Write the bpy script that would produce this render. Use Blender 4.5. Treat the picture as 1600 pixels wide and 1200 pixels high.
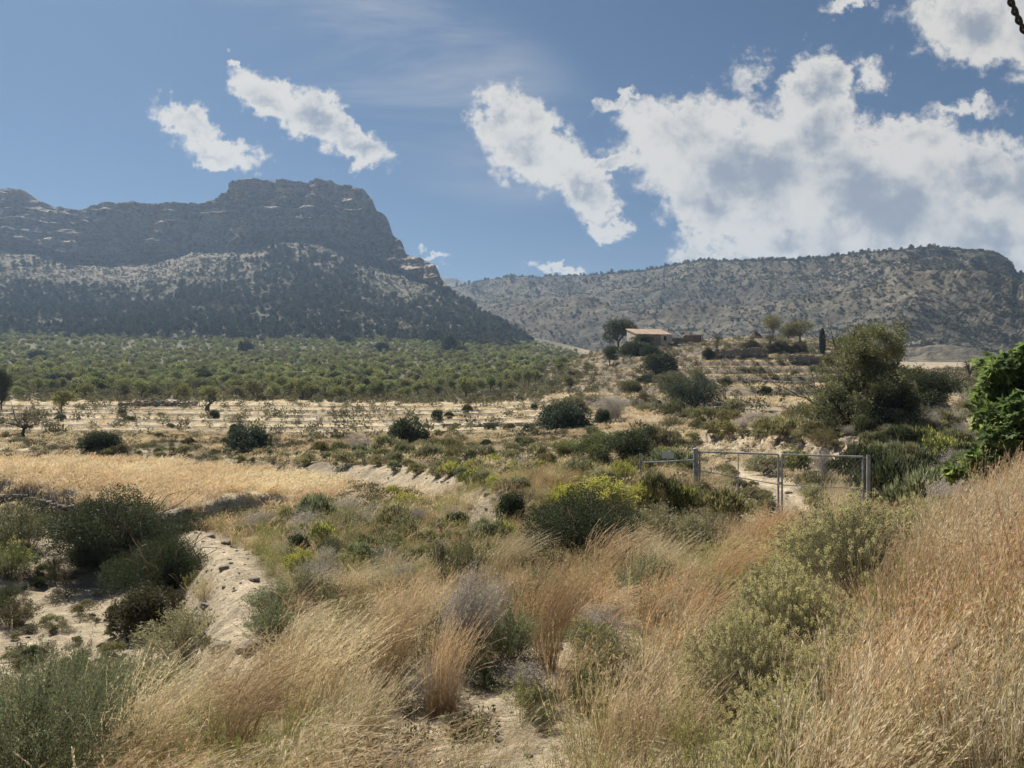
import bpy, math, random
import numpy as np
from math import radians, sin, cos, pi
SC = bpy.context.scene
for _o in list(bpy.data.objects): bpy.data.objects.remove(_o)

# ---------------------------------------------------------------- camera, sky, sun, exposure
CZ = 8.0                       # eye height above the zero level; the ground under the camera is 1.7 m lower
F = 1209.0                     # focal length in pixels of a 1600 px wide frame
cam_d = bpy.data.cameras.new("camera"); cam = bpy.data.objects.new("camera", cam_d)
SC.collection.objects.link(cam); SC.camera = cam
cam.location = (0, 0, CZ); cam.rotation_euler = (radians(90), 0, 0)
cam_d.sensor_width = 36.0; cam_d.lens = 36.0 * F / 1600.0
cam_d.clip_start = 0.1; cam_d.clip_end = 20000

SUN_EL, SUN_AZ = 47.0, -34.0   # azimuth measured from the view direction (+Y), negative = left
SC.view_settings.view_transform = 'Standard'; SC.view_settings.look = 'None'
SC.view_settings.exposure = 0.80; SC.view_settings.gamma = 1.0
SC.view_settings.use_curve_mapping = False
SC.render.engine = 'CYCLES'
SC.cycles.max_bounces = 6; SC.cycles.diffuse_bounces = 3; SC.cycles.glossy_bounces = 2
SC.cycles.transmission_bounces = 4; SC.cycles.volume_bounces = 0; SC.cycles.transparent_max_bounces = 8
SC.cycles.caustics_reflective = False; SC.cycles.caustics_refractive = False
SC.cycles.use_adaptive_sampling = True; SC.cycles.adaptive_threshold = 0.02

sun_d = bpy.data.lights.new("sun", 'SUN'); sun = bpy.data.objects.new("sun", sun_d); SC.collection.objects.link(sun)
sun_d.energy = 4.8; sun_d.angle = radians(0.55); sun_d.color = (1.0, 0.93, 0.82)
_el, _az = radians(SUN_EL), radians(SUN_AZ)
SD = np.array([sin(_az) * cos(_el), cos(_az) * cos(_el), sin(_el)])   # towards the sun
from mathutils import Vector, Euler
sun.rotation_euler = Vector(SD).to_track_quat('Z', 'Y').to_euler()

# ---- node helpers
class NT:
    def __init__(s, tree): s.t = tree; s.n = tree.nodes; s.l = tree.links
    def node(s, typ, **kw):
        n = s.n.new(typ)
        for k, v in kw.items():
            if k == 'ins':
                for a, b in v.items():
                    if isinstance(b, bpy.types.NodeSocket): s.l.new(b, n.inputs[a])
                    else: n.inputs[a].default_value = b
            else: setattr(n, k, v)
        return n
    def m(s, op, a, b=None, c=None, clamp=False):
        n = s.n.new('ShaderNodeMath'); n.operation = op; n.use_clamp = clamp
        for i, x in enumerate((a, b, c)):
            if x is None: continue
            if isinstance(x, bpy.types.NodeSocket): s.l.new(x, n.inputs[i])
            else: n.inputs[i].default_value = x
        return n.outputs[0]
    def mix(s, f, a, b, blend='MIX'):
        n = s.n.new('ShaderNodeMix'); n.data_type = 'RGBA'; n.blend_type = blend
        for i, x in ((0, f), (6, a), (7, b)):
            if isinstance(x, bpy.types.NodeSocket): s.l.new(x, n.inputs[i])
            else: n.inputs[i].default_value = x if i == 0 or len(x) == 4 else (*x, 1)
        return n.outputs[2]
    def sstep(s, x, lo, hi, a=0.0, b=1.0):
        n = s.n.new('ShaderNodeMapRange'); n.interpolation_type = 'SMOOTHSTEP'
        s.l.new(x, n.inputs[0]); n.inputs[1].default_value = lo; n.inputs[2].default_value = hi
        n.inputs[3].default_value = a; n.inputs[4].default_value = b
        return n.outputs[0]
    def noise(s, vec, scale, detail=4, rough=0.55, dist=0.0):
        n = s.n.new('ShaderNodeTexNoise'); n.inputs['Scale'].default_value = scale
        n.inputs['Detail'].default_value = detail; n.inputs['Roughness'].default_value = rough
        n.inputs['Distortion'].default_value = dist
        if vec is not None: s.l.new(vec, n.inputs['Vector'])
        return n

def make_world():
    w = bpy.data.worlds.new("World"); SC.world = w; w.use_nodes = True
    T = NT(w.node_tree); T.n.clear()
    out = T.node('ShaderNodeOutputWorld'); bg = T.node('ShaderNodeBackground'); T.l.new(bg.outputs[0], out.inputs[0])
    sky = T.node('ShaderNodeTexSky'); sky.sky_type = 'NISHITA'; sky.sun_disc = False
    sky.sun_elevation = radians(SUN_EL); sky.sun_rotation = radians(SUN_AZ)
    sky.air_density = 1.0; sky.dust_density = 1.2; sky.ozone_density = 1.6; sky.altitude = 300
    tc = T.node('ShaderNodeTexCoord')
    sep = T.node('ShaderNodeSeparateXYZ', ins={0: tc.outputs['Generated']})
    yy = T.m('MAXIMUM', sep.outputs[1], 0.12)
    u = T.m('MULTIPLY_ADD', T.m('DIVIDE', sep.outputs[0], yy), F / 100, 8.0)     # hundreds of the tangent scale
    v = T.m('MULTIPLY_ADD', T.m('DIVIDE', sep.outputs[2], yy), -F / 100, 6.0)
    uv = T.node('ShaderNodeCombineXYZ', ins={0: u, 1: v, 2: 0.0}).outputs[0]
    # warp
    n1 = T.noise(uv, 0.9, 5, 0.6); n2 = T.noise(uv, 4.0, 6, 0.62)
    w1 = T.node('ShaderNodeVectorMath', operation='SUBTRACT', ins={0: n1.outputs['Color'], 1: (0.5, 0.5, 0.5)}).outputs[0]
    w1 = T.node('ShaderNodeVectorMath', operation='SCALE', ins={0: w1, 'Scale': 1.0}).outputs[0]
    w2 = T.node('ShaderNodeVectorMath', operation='SUBTRACT', ins={0: n2.outputs['Color'], 1: (0.5, 0.5, 0.5)}).outputs[0]
    w2 = T.node('ShaderNodeVectorMath', operation='SCALE', ins={0: w2, 'Scale': 0.72}).outputs[0]
    p = T.node('ShaderNodeVectorMath', operation='ADD', ins={0: uv, 1: w1}).outputs[0]
    p = T.node('ShaderNodeVectorMath', operation='ADD', ins={0: p, 1: w2}).outputs[0]
    blobs = [  # x, y, half-length, half-width, tilt in degrees, strength   (all /100 px of the tangent plane)
        (2.95, 1.93, .62, .26, 38, .8), (3.45, 2.33, .62, .26, 12, 1.0),
        (4.3, 1.55, .75, .32, 40, 1.0), (4.95, 1.95, .75, .40, 38, 1.1), (5.55, 2.3, .62, .32, 25, 1.1),
        (7.75, 1.85, .42, .42, 60, 1.0), (8.3, 2.3, .85, .55, 28, 1.15), (9.0, 2.9, .8, .38, 35, 1.1),
        (9.5, 2.62, .5, .16, -10, .9),
        (10.7, 2.1, 1.0, .62, -8, 1.2), (11.6, 2.7, 1.7, 1.0, 12, 1.5), (12.75, 1.35, .5, .62, 10, 1.25), (12.8, 2.1, .7, .7, 0, 1.1),
        (11.1, 3.3, .9, .55, 15, 1.2), (13.6, 3.1, 1.9, 1.0, 5, 1.5), (15.4, 2.85, 1.7, .78, 4, 1.35), (14.3, 2.2, .8, .35, 0, .95),
        (15.5, 3.6, 1.5, .75, 0, 1.2), (12.4, 3.8, 1.3, .45, 0, 1.0), (10.9, 3.95, .35, .22, 0, .8),
        (9.62, 3.58, .3, .2, 20, .95), (11.75, 1.15, .28, .3, 60, .55), (13.7, 1.15, .3, .26, -40, .6),
        (15.2, .40, 1.0, .60, 10, 1.2), (16.4, .45, 1.2, .72, 0, 1.2), (13.3, .05, .45, .16, -20, .7),
        (15.1, 1.70, .55, .13, -8, .5), (8.75, 4.24, .45, .1, 6, .8), (6.72, 3.97, .22, .08, -10, .6),
        (9.75, 1.65, .4, .12, -8, .6), (3.75, .93, .18, .07, 30, .6),
        (18.2, 3.0, 2.2, 1.0, 0, 1.3), (19.5, .5, 1.5, .8, 0, 1.1), (-2.2, 2.2, 1.2, .4, 20, 1.0),
    ]
    D = None
    for bx, by, rx, ry, ang, st in blobs:
        mp = T.node('ShaderNodeMapping', vector_type='TEXTURE')
        T.l.new(p, mp.inputs['Vector'])
        mp.inputs['Location'].default_value = (bx, by, 0); mp.inputs['Rotation'].default_value = (0, 0, radians(ang))
        mp.inputs['Scale'].default_value = (rx * (1.10 if bx > 7 else 1.08), ry * (1.07 if bx > 7 else 1.02), 1)
        ln = T.node('ShaderNodeVectorMath', operation='LENGTH', ins={0: mp.outputs[0]}).outputs['Value']
        d = T.m('MULTIPLY_ADD', ln, -st, st)
        D = d if D is None else T.m('SMOOTH_MAX', D, d, 0.18)
    # only ahead of the camera
    n3 = T.noise(uv, 2.3, 10, 0.62, 0.25)
    n4 = T.noise(uv, 1.1, 5, 0.55, 0.0)
    n5 = T.noise(T.node('ShaderNodeVectorMath', operation='ADD', ins={0: uv, 1: (0.10, 0.16, 0)}).outputs[0], 2.3, 4, 0.5, 0.2)
    Dn = T.m('ADD', D, T.m('MULTIPLY', T.m('SUBTRACT', n3.outputs[0], 0.5), 1.35))
    cov = T.m('POWER', T.sstep(Dn, -0.20, 0.34), 1.25)
    deep = T.m('ADD', T.m('MULTIPLY', D, 0.95), T.m('MULTIPLY', T.m('SUBTRACT', n4.outputs[0], 0.5), 1.9))
    deep = T.m('ADD', deep, T.m('MULTIPLY', T.m('SUBTRACT', n5.outputs[0], 0.5), 0.9))
    core = T.sstep(deep, 0.30, 1.25)
    ccol = T.mix(core, (7.7, 7.35, 6.7), (3.0, 3.3, 3.8))
    # cirrus veil, upper left to middle
    mpc = T.node('ShaderNodeMapping'); T.l.new(uv, mpc.inputs['Vector'])
    mpc.inputs['Rotation'].default_value = (0, 0, radians(-38)); mpc.inputs['Scale'].default_value = (0.16, 1.0, 1)
    nc = T.noise(mpc.outputs[0], 0.9, 6, 0.6, 0.6)
    band = T.node('ShaderNodeMapping', vector_type='TEXTURE'); T.l.new(uv, band.inputs['Vector'])
    band.inputs['Location'].default_value = (6.4, .9, 0); band.inputs['Rotation'].default_value = (0, 0, radians(38)); band.inputs['Scale'].default_value = (5.5, 1.9, 1)
    bl = T.node('ShaderNodeVectorMath', operation='LENGTH', ins={0: band.outputs[0]}).outputs['Value']
    veil = T.m('MULTIPLY', T.sstep(nc.outputs[0], 0.36, 0.78), T.sstep(bl, 1.0, 0.2))
    skyc = T.mix(1.0, sky.outputs[0], (0.235, 0.36, 0.475), 'MULTIPLY')
    skyc = T.mix(T.m('MULTIPLY', veil, 0.95), skyc, (4.3, 4.6, 5.1))
    front = T.sstep(sep.outputs[1], 0.15, 0.3)
    fin = T.mix(T.m('MULTIPLY', T.m('MULTIPLY', cov, front), 0.96), skyc, ccol)
    T.l.new(fin, bg.inputs[0]); bg.inputs[1].default_value = 0.055
    w.cycles.sampling_method = 'MANUAL'; w.cycles.sample_map_resolution = 512
make_world()

# ---------------------------------------------------------------- noise
_rs = np.random.RandomState(7)
_P = _rs.permutation(256); _P = np.concatenate([_P, _P, _P]).astype(np.int32)
_G = _rs.normal(size=(256, 3)); _G /= np.linalg.norm(_G, axis=1)[:, None]
def perlin(x, y, z):
    x = np.asarray(x, float); y = np.asarray(y, float) + 0 * x; z = np.asarray(z, float) + 0 * x
    xi, yi, zi = np.floor(x).astype(int), np.floor(y).astype(int), np.floor(z).astype(int)
    xf, yf, zf = x - xi, y - yi, z - zi
    xi &= 255; yi &= 255; zi &= 255
    fd = lambda t: t * t * t * (t * (t * 6 - 15) + 10)
    u, v, w = fd(xf), fd(yf), fd(zf)
    def g(a, b, c):
        h = _P[_P[_P[xi + a] + yi + b] + zi + c]; gg = _G[h]
        return gg[..., 0] * (xf - a) + gg[..., 1] * (yf - b) + gg[..., 2] * (zf - c)
    l = lambda a, b, t: a + t * (b - a)
    return 1.5 * l(l(l(g(0, 0, 0), g(1, 0, 0), u), l(g(0, 1, 0), g(1, 1, 0), u), v),
                   l(l(g(0, 0, 1), g(1, 0, 1), u), l(g(0, 1, 1), g(1, 1, 1), u), v), w)
def fbm(x, y, z=0.0, octv=4, gain=0.5, ridged=False):
    s = 0; a = 1; t = 0
    for o in range(octv):
        n = perlin(np.asarray(x) * 2 ** o + 17.3 * o, np.asarray(y) * 2 ** o - 9.1 * o, np.asarray(z) * 2 ** o + 3.7 * o)
        if ridged: n = 1 - 2 * np.abs(n)
        s = s + a * n; t += a; a *= gain
    return s / t
def sst(x, lo, hi):
    t = np.clip((x - lo) / (hi - lo), 0, 1); return t * t * (3 - 2 * t)

# ---------------------------------------------------------------- mesh helpers
def mesh_np(name, verts, quads, mats=(), midx=None, attrs=None, smooth=False, loose=None):
    me = bpy.data.meshes.new(name)
    nv, nf = len(verts), len(quads)
    me.vertices.add(nv); me.vertices.foreach_set('co', np.ascontiguousarray(verts, dtype=np.float32).ravel())
    if nf:
        me.loops.add(nf * 4); me.polygons.add(nf)
        me.loops.foreach_set('vertex_index', np.ascontiguousarray(quads, dtype=np.int32).ravel())
        me.polygons.foreach_set('loop_start', np.arange(nf, dtype=np.int32) * 4)
        me.polygons.foreach_set('use_smooth', np.full(nf, smooth, dtype=bool))
        if midx is not None: me.polygons.foreach_set('material_index', np.ascontiguousarray(midx, dtype=np.int32))
    for k, (typ, arr) in (attrs or {}).items():
        a = me.attributes.new(k, typ, 'POINT')
        a.data.foreach_set({'FLOAT': 'value', 'INT': 'value', 'FLOAT_COLOR': 'color', 'FLOAT_VECTOR': 'vector'}[typ], np.ascontiguousarray(arr).ravel())
    for m in mats: me.materials.append(m)
    me.update(calc_edges=True)
    return me
def link(name, me, parent=None, loc=None, rotz=None, **props):
    o = bpy.data.objects.new(name, me); SC.collection.objects.link(o)
    if parent is not None: o.parent = parent
    if loc is not None: o.location = loc
    if rotz is not None: o.rotation_euler = (0, 0, rotz)
    for k, v in props.items(): o[k] = v
    return o
def grid_quads(nr, nc):
    i = np.arange(nr - 1)[:, None] * nc + np.arange(nc - 1)[None, :]
    return np.stack([i, i + 1, i + nc + 1, i + nc], -1).reshape(-1, 4)

# ---------------------------------------------------------------- materials
def terrain_mat(name, bump_scale, bump, var_scale, var=0.35, rough=0.95, fine=None, speck=None):
    m = bpy.data.materials.new(name); m.use_nodes = True; T = NT(m.node_tree)
    b = T.n['Principled BSDF']; b.inputs['Roughness'].default_value = rough; b.inputs['Specular IOR Level'].default_value = 0.15
    at = T.node('ShaderNodeAttribute', attribute_name='col')
    geo = T.node('ShaderNodeNewGeometry')
    n = T.noise(geo.outputs['Position'], var_scale, 8, 0.62)
    f = T.sstep(n.outputs[0], 0.3, 0.7, 1 - var, 1 + var)
    col = T.mix(1.0, at.outputs['Color'], T.node('ShaderNodeCombineXYZ', ins={0: f, 1: f, 2: f}).outputs[0], 'MULTIPLY')
    if fine:
        nf = T.noise(geo.outputs['Position'], fine, 6, 0.7); ff = T.sstep(nf.outputs[0], 0.32, 0.66, 0.62, 1.12)
        col = T.mix(1.0, col, T.node('ShaderNodeCombineXYZ', ins={0: ff, 1: ff, 2: ff}).outputs[0], 'MULTIPLY')
    if speck:
        sc, lo, hi, c = speck
        n2 = T.noise(geo.outputs['Position'], sc, 6, 0.7)
        col = T.mix(T.sstep(n2.outputs[0], lo, hi), col, c)
    T.l.new(col, b.inputs['Base Color'])
    nb = T.noise(geo.outputs['Position'], bump_scale, 10, 0.65)
    bp = T.node('ShaderNodeBump', ins={'Height': nb.outputs[0], 'Strength': 1.0, 'Distance': bump})
    T.l.new(bp.outputs[0], b.inputs['Normal'])
    return m

def simple_mat(name, color, rough=0.7, metal=0.0, var=0.25, scale=8.0, color2=None, bump=0.0, bscale=None):
    m = bpy.data.materials.new(name); m.use_nodes = True; T = NT(m.node_tree)
    b = T.n['Principled BSDF']; b.inputs['Roughness'].default_value = rough; b.inputs['Metallic'].default_value = metal
    geo = T.node('ShaderNodeTexCoord')
    n = T.noise(geo.outputs['Object'], scale, 6, 0.6)
    c2 = color2 or tuple(x * (1 - var) for x in color)
    T.l.new(T.mix(T.sstep(n.outputs[0], 0.35, 0.65), color, c2), b.inputs['Base Color'])
    if bump:
        nb = T.noise(geo.outputs['Object'], bscale or scale * 3, 8, 0.65)
        bp = T.node('ShaderNodeBump', ins={'Height': nb.outputs[0], 'Distance': bump}); T.l.new(bp.outputs[0], b.inputs['Normal'])
    return m

def leaf_mat(name, stops, rnd=0.35, alt=None, altf=0.6, trans=0.3, rough=0.6, patch=None):
    """colour from per-leaf attribute v through stops [(pos, rgb)...]; per-object brightness; alt colour per object"""
    m = bpy.data.materials.new(name); m.use_nodes = True; T = NT(m.node_tree)
    b = T.n['Principled BSDF']; b.inputs['Roughness'].default_value = rough; b.inputs['Specular IOR Level'].default_value = 0.25
    at = T.node('ShaderNodeAttribute', attribute_name='v')
    cr = T.node('ShaderNodeValToRGB'); T.l.new(at.outputs['Fac'], cr.inputs[0])
    el = cr.color_ramp.elements
    while len(el) > 1: el.remove(el[-1])
    el[0].position = stops[0][0]; el[0].color = (*stops[0][1], 1)
    for p, c in stops[1:]:
        e = el.new(p); e.color = (*c, 1)
    oi = T.node('ShaderNodeObjectInfo')
    col = cr.outputs[0]
    if alt is not None:
        if patch:
            n = T.noise(oi.outputs['Location'], patch, 3, 0.6)
            f = T.m('ADD', T.sstep(n.outputs[0], 0.40, 0.60), T.m('MULTIPLY', T.m('SUBTRACT', oi.outputs['Random'], 0.5), 0.8), clamp=True)
        else: f = oi.outputs['Random']
        col = T.mix(T.m('MULTIPLY', f, altf), col, T.mix(1.0, col, alt, 'MULTIPLY'))
    r2 = T.m('FRACT', T.m('MULTIPLY', oi.outputs['Random'], 7.31))
    f = T.m('MULTIPLY_ADD', r2, 2 * rnd, 1 - rnd)
    col = T.mix(1.0, col, T.node('ShaderNodeCombineXYZ', ins={0: f, 1: f, 2: f}).outputs[0], 'MULTIPLY')
    T.l.new(col, b.inputs['Base Color'])
    tr = T.node('ShaderNodeBsdfTranslucent'); T.l.new(T.mix(1.0, col, (1.3, 1.3, 1.15), 'MULTIPLY'), tr.inputs[0])
    mx = T.node('ShaderNodeMixShader', ins={0: trans, 1: b.outputs[0], 2: tr.outputs[0]})
    T.l.new(mx.outputs[0], T.n['Material Output'].inputs[0])
    return m

# ---------------------------------------------------------------- valley terrain
YS = np.array([1.0, 2.5, 5, 8, 12, 17, 23, 28, 31, 38, 45, 55, 70, 90, 120, 160, 220, 320, 450, 600, 850])
TAB = {
 -500: [2700,1800,1500,1290,1110, 985, 890, 830, 775, 745, 718, 694, 670, 648, 630, 612, 596, 577, 553, 528, 500],
 0:    [2650,1760,1450,1245,1085, 964, 874, 817, 772, 745, 718, 694, 670, 648, 630, 612, 596, 577, 553, 528, 500],
 200:  [2650,1740,1400,1200,1070, 955, 874, 817, 775, 748, 718, 694, 670, 648, 630, 612, 596, 577, 553, 530, 502],
 400:  [2650,1720,1350,1150,1013, 907, 834, 795, 777, 748, 724, 698, 674, 650, 630, 612, 596, 577, 555, 533, 505],
 600:  [2650,1710,1305,1109, 973, 879, 817, 788, 768, 745, 722, 700, 674, 650, 632, 614, 597, 578, 556, 534, 508],
 800:  [2650,1700,1280,1075, 945, 860, 806, 780, 765, 738, 714, 692, 670, 648, 630, 612, 596, 578, 557, 540, 520],
 1000: [2650,1680,1250,1050, 925, 857, 806, 776, 757, 730, 702, 678, 655, 634, 604, 565, 531, 556, 562, 562, 560],
 1100: [2650,1670,1235,1035, 920, 854, 808, 768, 748, 722, 696, 668, 645, 622, 590, 555, 528, 556, 562, 562, 560],
 1200: [2650,1660,1209,1018, 912, 850, 808, 764, 742, 712, 686, 660, 640, 618, 586, 552, 526, 556, 562, 562, 560],
 1300: [2650,1640,1175, 995, 905, 850, 803, 760, 735, 705, 680, 655, 640, 620, 590, 558, 533, 556, 562, 562, 560],
 1400: [2650,1600,1145, 960, 885, 840, 795, 748, 722, 694, 668, 650, 638, 626, 606, 588, 575, 570, 565, 562, 560],
 1500: [2650,1560,1100, 915, 842, 800, 765, 735, 712, 686, 660, 640, 624, 610, 596, 584, 577, 572, 566, 562, 560],
 1600: [2650,1500,1042, 867, 796, 766, 742, 722, 704, 684, 655, 634, 618, 605, 594, 584, 578, 573, 567, 562, 560],
 2100: [2650,1450, 980, 820, 765, 740, 722, 706, 694, 676, 650, 630, 615, 603, 592, 584, 578, 573, 567, 562, 560],
}
PXK = np.array(sorted(TAB)); PYK = np.array([TAB[k] for k in PXK], float)
ZK = CZ - (PYK - 600) / F * YS[None, :]                       # (cols, stations) heights
def catmull(xs, ys, x):      # monotone-ish cubic through (xs, ys[...,k]) along last axis of ys
    xs = np.asarray(xs, float); i = np.clip(np.searchsorted(xs, x) - 1, 0, len(xs) - 2)
    h = xs[i + 1] - xs[i]; t = (x - xs[i]) / h
    d = np.gradient(ys, xs, axis=-1)
    y0, y1, d0, d1 = ys[..., i], ys[..., i + 1], d[..., i], d[..., i + 1]
    return (2*t**3-3*t**2+1)*y0 + (t**3-2*t**2+t)*h*d0 + (-2*t**3+3*t**2)*y1 + (t**3-t**2)*h*d1
pxc = np.concatenate([np.arange(-500, -60, 10.), np.arange(-60, 1660, 2.), np.arange(1660, 2101, 10.)])
NR = 960
lnY = np.linspace(0, np.log(850.0), NR); Yr = np.exp(lnY)
_a = np.apply_along_axis(lambda r: np.interp(lnY, np.log(YS), r), 1, ZK)   # cols x rows
# smooth along rows
_k = np.hanning(41); _k /= _k.sum()
_a = np.array([np.convolve(np.pad(r, 20, mode='edge'), _k, 'valid') for r in _a])
Zg = catmull(PXK, _a.T, pxc)                                   # rows x cols
PXG = np.broadcast_to(pxc[None, :], Zg.shape); YG = np.broadcast_to(Yr[:, None], Zg.shape)
XG = (PXG - 800) / F * YG

def ground(px, py, ymin=1.5):
    """first terrain point that the picture direction (px, py) meets -> x, y, z"""
    i = np.clip(np.interp(px, pxc, np.arange(len(pxc))), 0, len(pxc) - 1.001); c = int(i); f = i - c
    z = Zg[:, c] * (1 - f) + Zg[:, c + 1] * f
    p = 600 + F * (CZ - z) / Yr
    ok = (p <= py) & (Yr > ymin); r = int(np.argmax(ok))
    if not ok[r]: r = NR - 1
    if r > 0 and p[r-1] > p[r]:
        t = np.clip((p[r-1] - py) / (p[r-1] - p[r]), 0, 1); Y = Yr[r-1] + t * (Yr[r] - Yr[r-1]); zz = z[r-1] + t * (z[r] - z[r-1])
    else: Y, zz = Yr[r], z[r]
    return (px - 800) / F * Y, Y, zz
def hgt(x, y):
    """terrain height at world x, y (arrays)"""
    x = np.asarray(x, float); y = np.maximum(np.asarray(y, float), 1.01)
    px = 800 + F * x / y
    i = np.clip(np.interp(px, pxc, np.arange(len(pxc))), 0, len(pxc) - 1.001); c = i.astype(int); fc = i - c
    j = np.clip(np.log(y) / lnY[-1] * (NR - 1), 0, NR - 1.001); r = j.astype(int); fr = j - r
    return (Zg[r, c]*(1-fr)*(1-fc) + Zg[r+1, c]*fr*(1-fc) + Zg[r, c+1]*(1-fr)*fc + Zg[r+1, c+1]*fr*fc)

def poly_world(pts, n=12):
    w = np.array([ground(a, b)[:2] for a, b in pts]); out = []
    for k in range(len(w) - 1):
        for t in np.linspace(0, 1, n, endpoint=False): out.append(w[k] * (1 - t) + w[k+1] * t)
    out.append(w[-1]); return np.array(out)
def dist_poly(P, X, Y):
    """distance and signed side (+ = beyond / left of travel) to polyline P, plus fraction along"""
    best = np.full(X.shape, 1e9); side = np.zeros(X.shape); fr = np.zeros(X.shape)
    for k in range(len(P) - 1):
        a, b = P[k], P[k+1]; d = b - a; L2 = d @ d + 1e-9
        t = np.clip(((X - a[0]) * d[0] + (Y - a[1]) * d[1]) / L2, 0, 1)
        dx, dy = X - a[0] - t * d[0], Y - a[1] - t * d[1]
        q = np.hypot(dx, dy); s = d[0] * dy - d[1] * dx
        m = q < best; best = np.where(m, q, best); side = np.where(m, s, side); fr = np.where(m, (k + t) / (len(P) - 1), fr)
    return best, np.sign(side), fr

near = YG[:, 0] < 60; NRn = int(near.sum())
Xn, Yn = XG[:NRn], YG[:NRn]
BERM = poly_world([(268, 838), (300, 850), (345, 885), (378, 935), (378, 990), (352, 1040), (330, 1080)])
BANK = poly_world([(-200, 712), (0, 714), (250, 720), (480, 738), (600, 752), (700, 772), (760, 795), (805, 835)])
WEDGE = poly_world([(-200, 770), (0, 776), (110, 800), (200, 815), (268, 838)])
TRACK = poly_world([(1215, 1000), (1212, 880), (1215, 815), (1188, 775), (1140, 748), (1112, 735)])
CUT = poly_world([(1040, 694), (1120, 697), (1210, 712), (1300, 722), (1370, 732), (1440, 736), (1530, 712)])
PATHN = poly_world([(640, 1230), (700, 1140), (820, 1080), (920, 1015), (1040, 955), (1150, 900), (1212, 870)])
dB, sB, fB = dist_poly(BERM, Xn, Yn); dK, sK, fK = dist_poly(BANK, Xn, Yn); dW, sW, fW = dist_poly(WEDGE, Xn, Yn)
dT, sT, fT = dist_poly(TRACK, Xn, Yn); dC, sC, fC = dist_poly(CUT, Xn, Yn); dP, sP, fP = dist_poly(PATHN, Xn, Yn)
rough_n = fbm(Xn * .9, Yn * .9, 0, 4)
add = 0.16 * fbm(Xn * .35, Yn * .35, 3.3, 3) * sst(Yn, 2, 6) + 0.07 * rough_n
# wash left of the berm is lower, berm itself a low ridge with steep crumbling left flank
endf = sst(fB, 0.0, .12) * (1 - sst(fB, .85, 1.0))
left = (sB < 0)
add += 0.24 * np.exp(-(dB / 0.5) ** 2) * (0.35 + 0.65 * endf) * (1 + .5 * rough_n)
add += -0.55 * np.where(left, sst(dB, .3, 1.5) * (1 - sst(dB, 3.5, 8)), 0) * endf
# bank: beyond the polyline the ground is a terrace 0.8 m higher
bh = np.interp(fK, [0, .35, .55, .8, .95, 1], [.35, .35, .7, 1.1, .9, 0])
sd = dK * sK
add += bh * (sst(sd + .15 * rough_n, -1.7 * bh - .3, 0.25) * (1 - sst(sd, 4, 13))) + 0.05 * np.exp(-(dK / .5) ** 2) * rough_n
sdw = dW * sW
add += 0.7 * sst(sdw, -.5, .1) * (1 - sst(sdw, 2, 7)) * (1 - sst(fW, .97, 1.0))
# gate track with ruts
add += -0.10 * np.exp(-(dT / 1.7) ** 2) - 0.06 * (np.exp(-((dT - .75) / .22) ** 2))
# cut bank behind the gate
ch = np.interp(fC, [0, .1, .4, .7, .93, 1], [0, .7, .95, .8, .5, 0]); sdc = dC * sC
cutn = fbm(Xn * 1.3, Yn * 1.3, 9, 4, ridged=True)
add += ch * (sst(sdc + .7 * cutn, -.3, 2.0) * (1 - sst(sdc, 5, 14))) + 0.16 * np.exp(-((sdc - .3) / 1.2) ** 2) * (cutn + fbm(Xn * 4, Yn * 4, 1, 3)) * sst(fC, 0, .05) * (1 - sst(fC, .93, 1))
add += .05 * fbm(Xn * 4.5, Yn * 4.5, 14, 4, .6, True) * (np.exp(-(dB / .9) ** 2) + np.exp(-(dC / 1.5) ** 2) + .4 * np.exp(-(dK / 1.2) ** 2)) * sst(Yn, 4, 8)
Zg[:NRn] += add
# terraces, middle distance: low walls across the slope
Yw = YG + 2.2 * fbm(XG / 90, YG / 60, 1.7, 2) * YG / 70 + np.clip(XG - 0, -30, 30) * -0.06 + .3 * fbm(XG / 5, YG / 5, 4, 2)
walls = np.array([46, 50.5, 55, 60.5, 66, 73, 80, 89, 99, 110, 122.0])
mt = sst(YG, 42, 50) * (1 - sst(YG, 122, 128)) * (1 - sst(PXG, 860, 960))
saw = np.zeros_like(Zg); wallm = np.zeros_like(Zg)
for k in range(len(walls) - 1):
    a, b = walls[k], walls[k+1]; w = (Yw >= a) & (Yw < b); t = (Yw - a) / (b - a)
    hh = .26 + .10 * ((k * 37) % 5) / 4
    q = (sst(t, 0, .45 / (b - a)) - t) * hh
    saw = np.where(w, q, saw); wallm = np.where(w & (t < (.55 + .008 * YG) / (b - a)), 1, wallm)
brk = .8 + .2 * sst(fbm(XG / 12, YG / 9, 8, 3), -.5, .1)
Zg += saw * mt * brk
# terraces by height: house hill and orchard
def steps(Z, s, ph, sharp): q = Z / s + ph; fl = np.floor(q); fr = q - fl; return (fl + sst(fr, .5 - sharp, .5 + sharp) - ph) * s
jit = .35 * fbm(XG / 25, YG / 25, 2, 3) + .08 * fbm(XG / 3, YG / 3, 2, 3)
mh = sst(PXG, 840, 930) * sst(YG, 62, 75) * (1 - sst(YG, 205, 214))
q = Zg - CZ; Zs = steps(q, 1.45, jit + .2, .12)
Zh = Zg * 1.0
Zg = Zg + (Zs - q) * mh * .85
wallm = np.maximum(wallm * mt, mh * (np.abs((q / 1.45 + jit + .2) % 1 - .5) < .16))
mo = sst(YG, 125, 150) * (1 - sst(PXG, 840, 930))
q = Zg - CZ; s_o = 1.6
Zs = steps(q, s_o, jit * 2, .15); Zg = Zg + (Zs - q) * mo * .7
wallm = np.maximum(wallm, mo * (np.abs((q / s_o + jit * 2) % 1 - .5) < .2))
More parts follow.
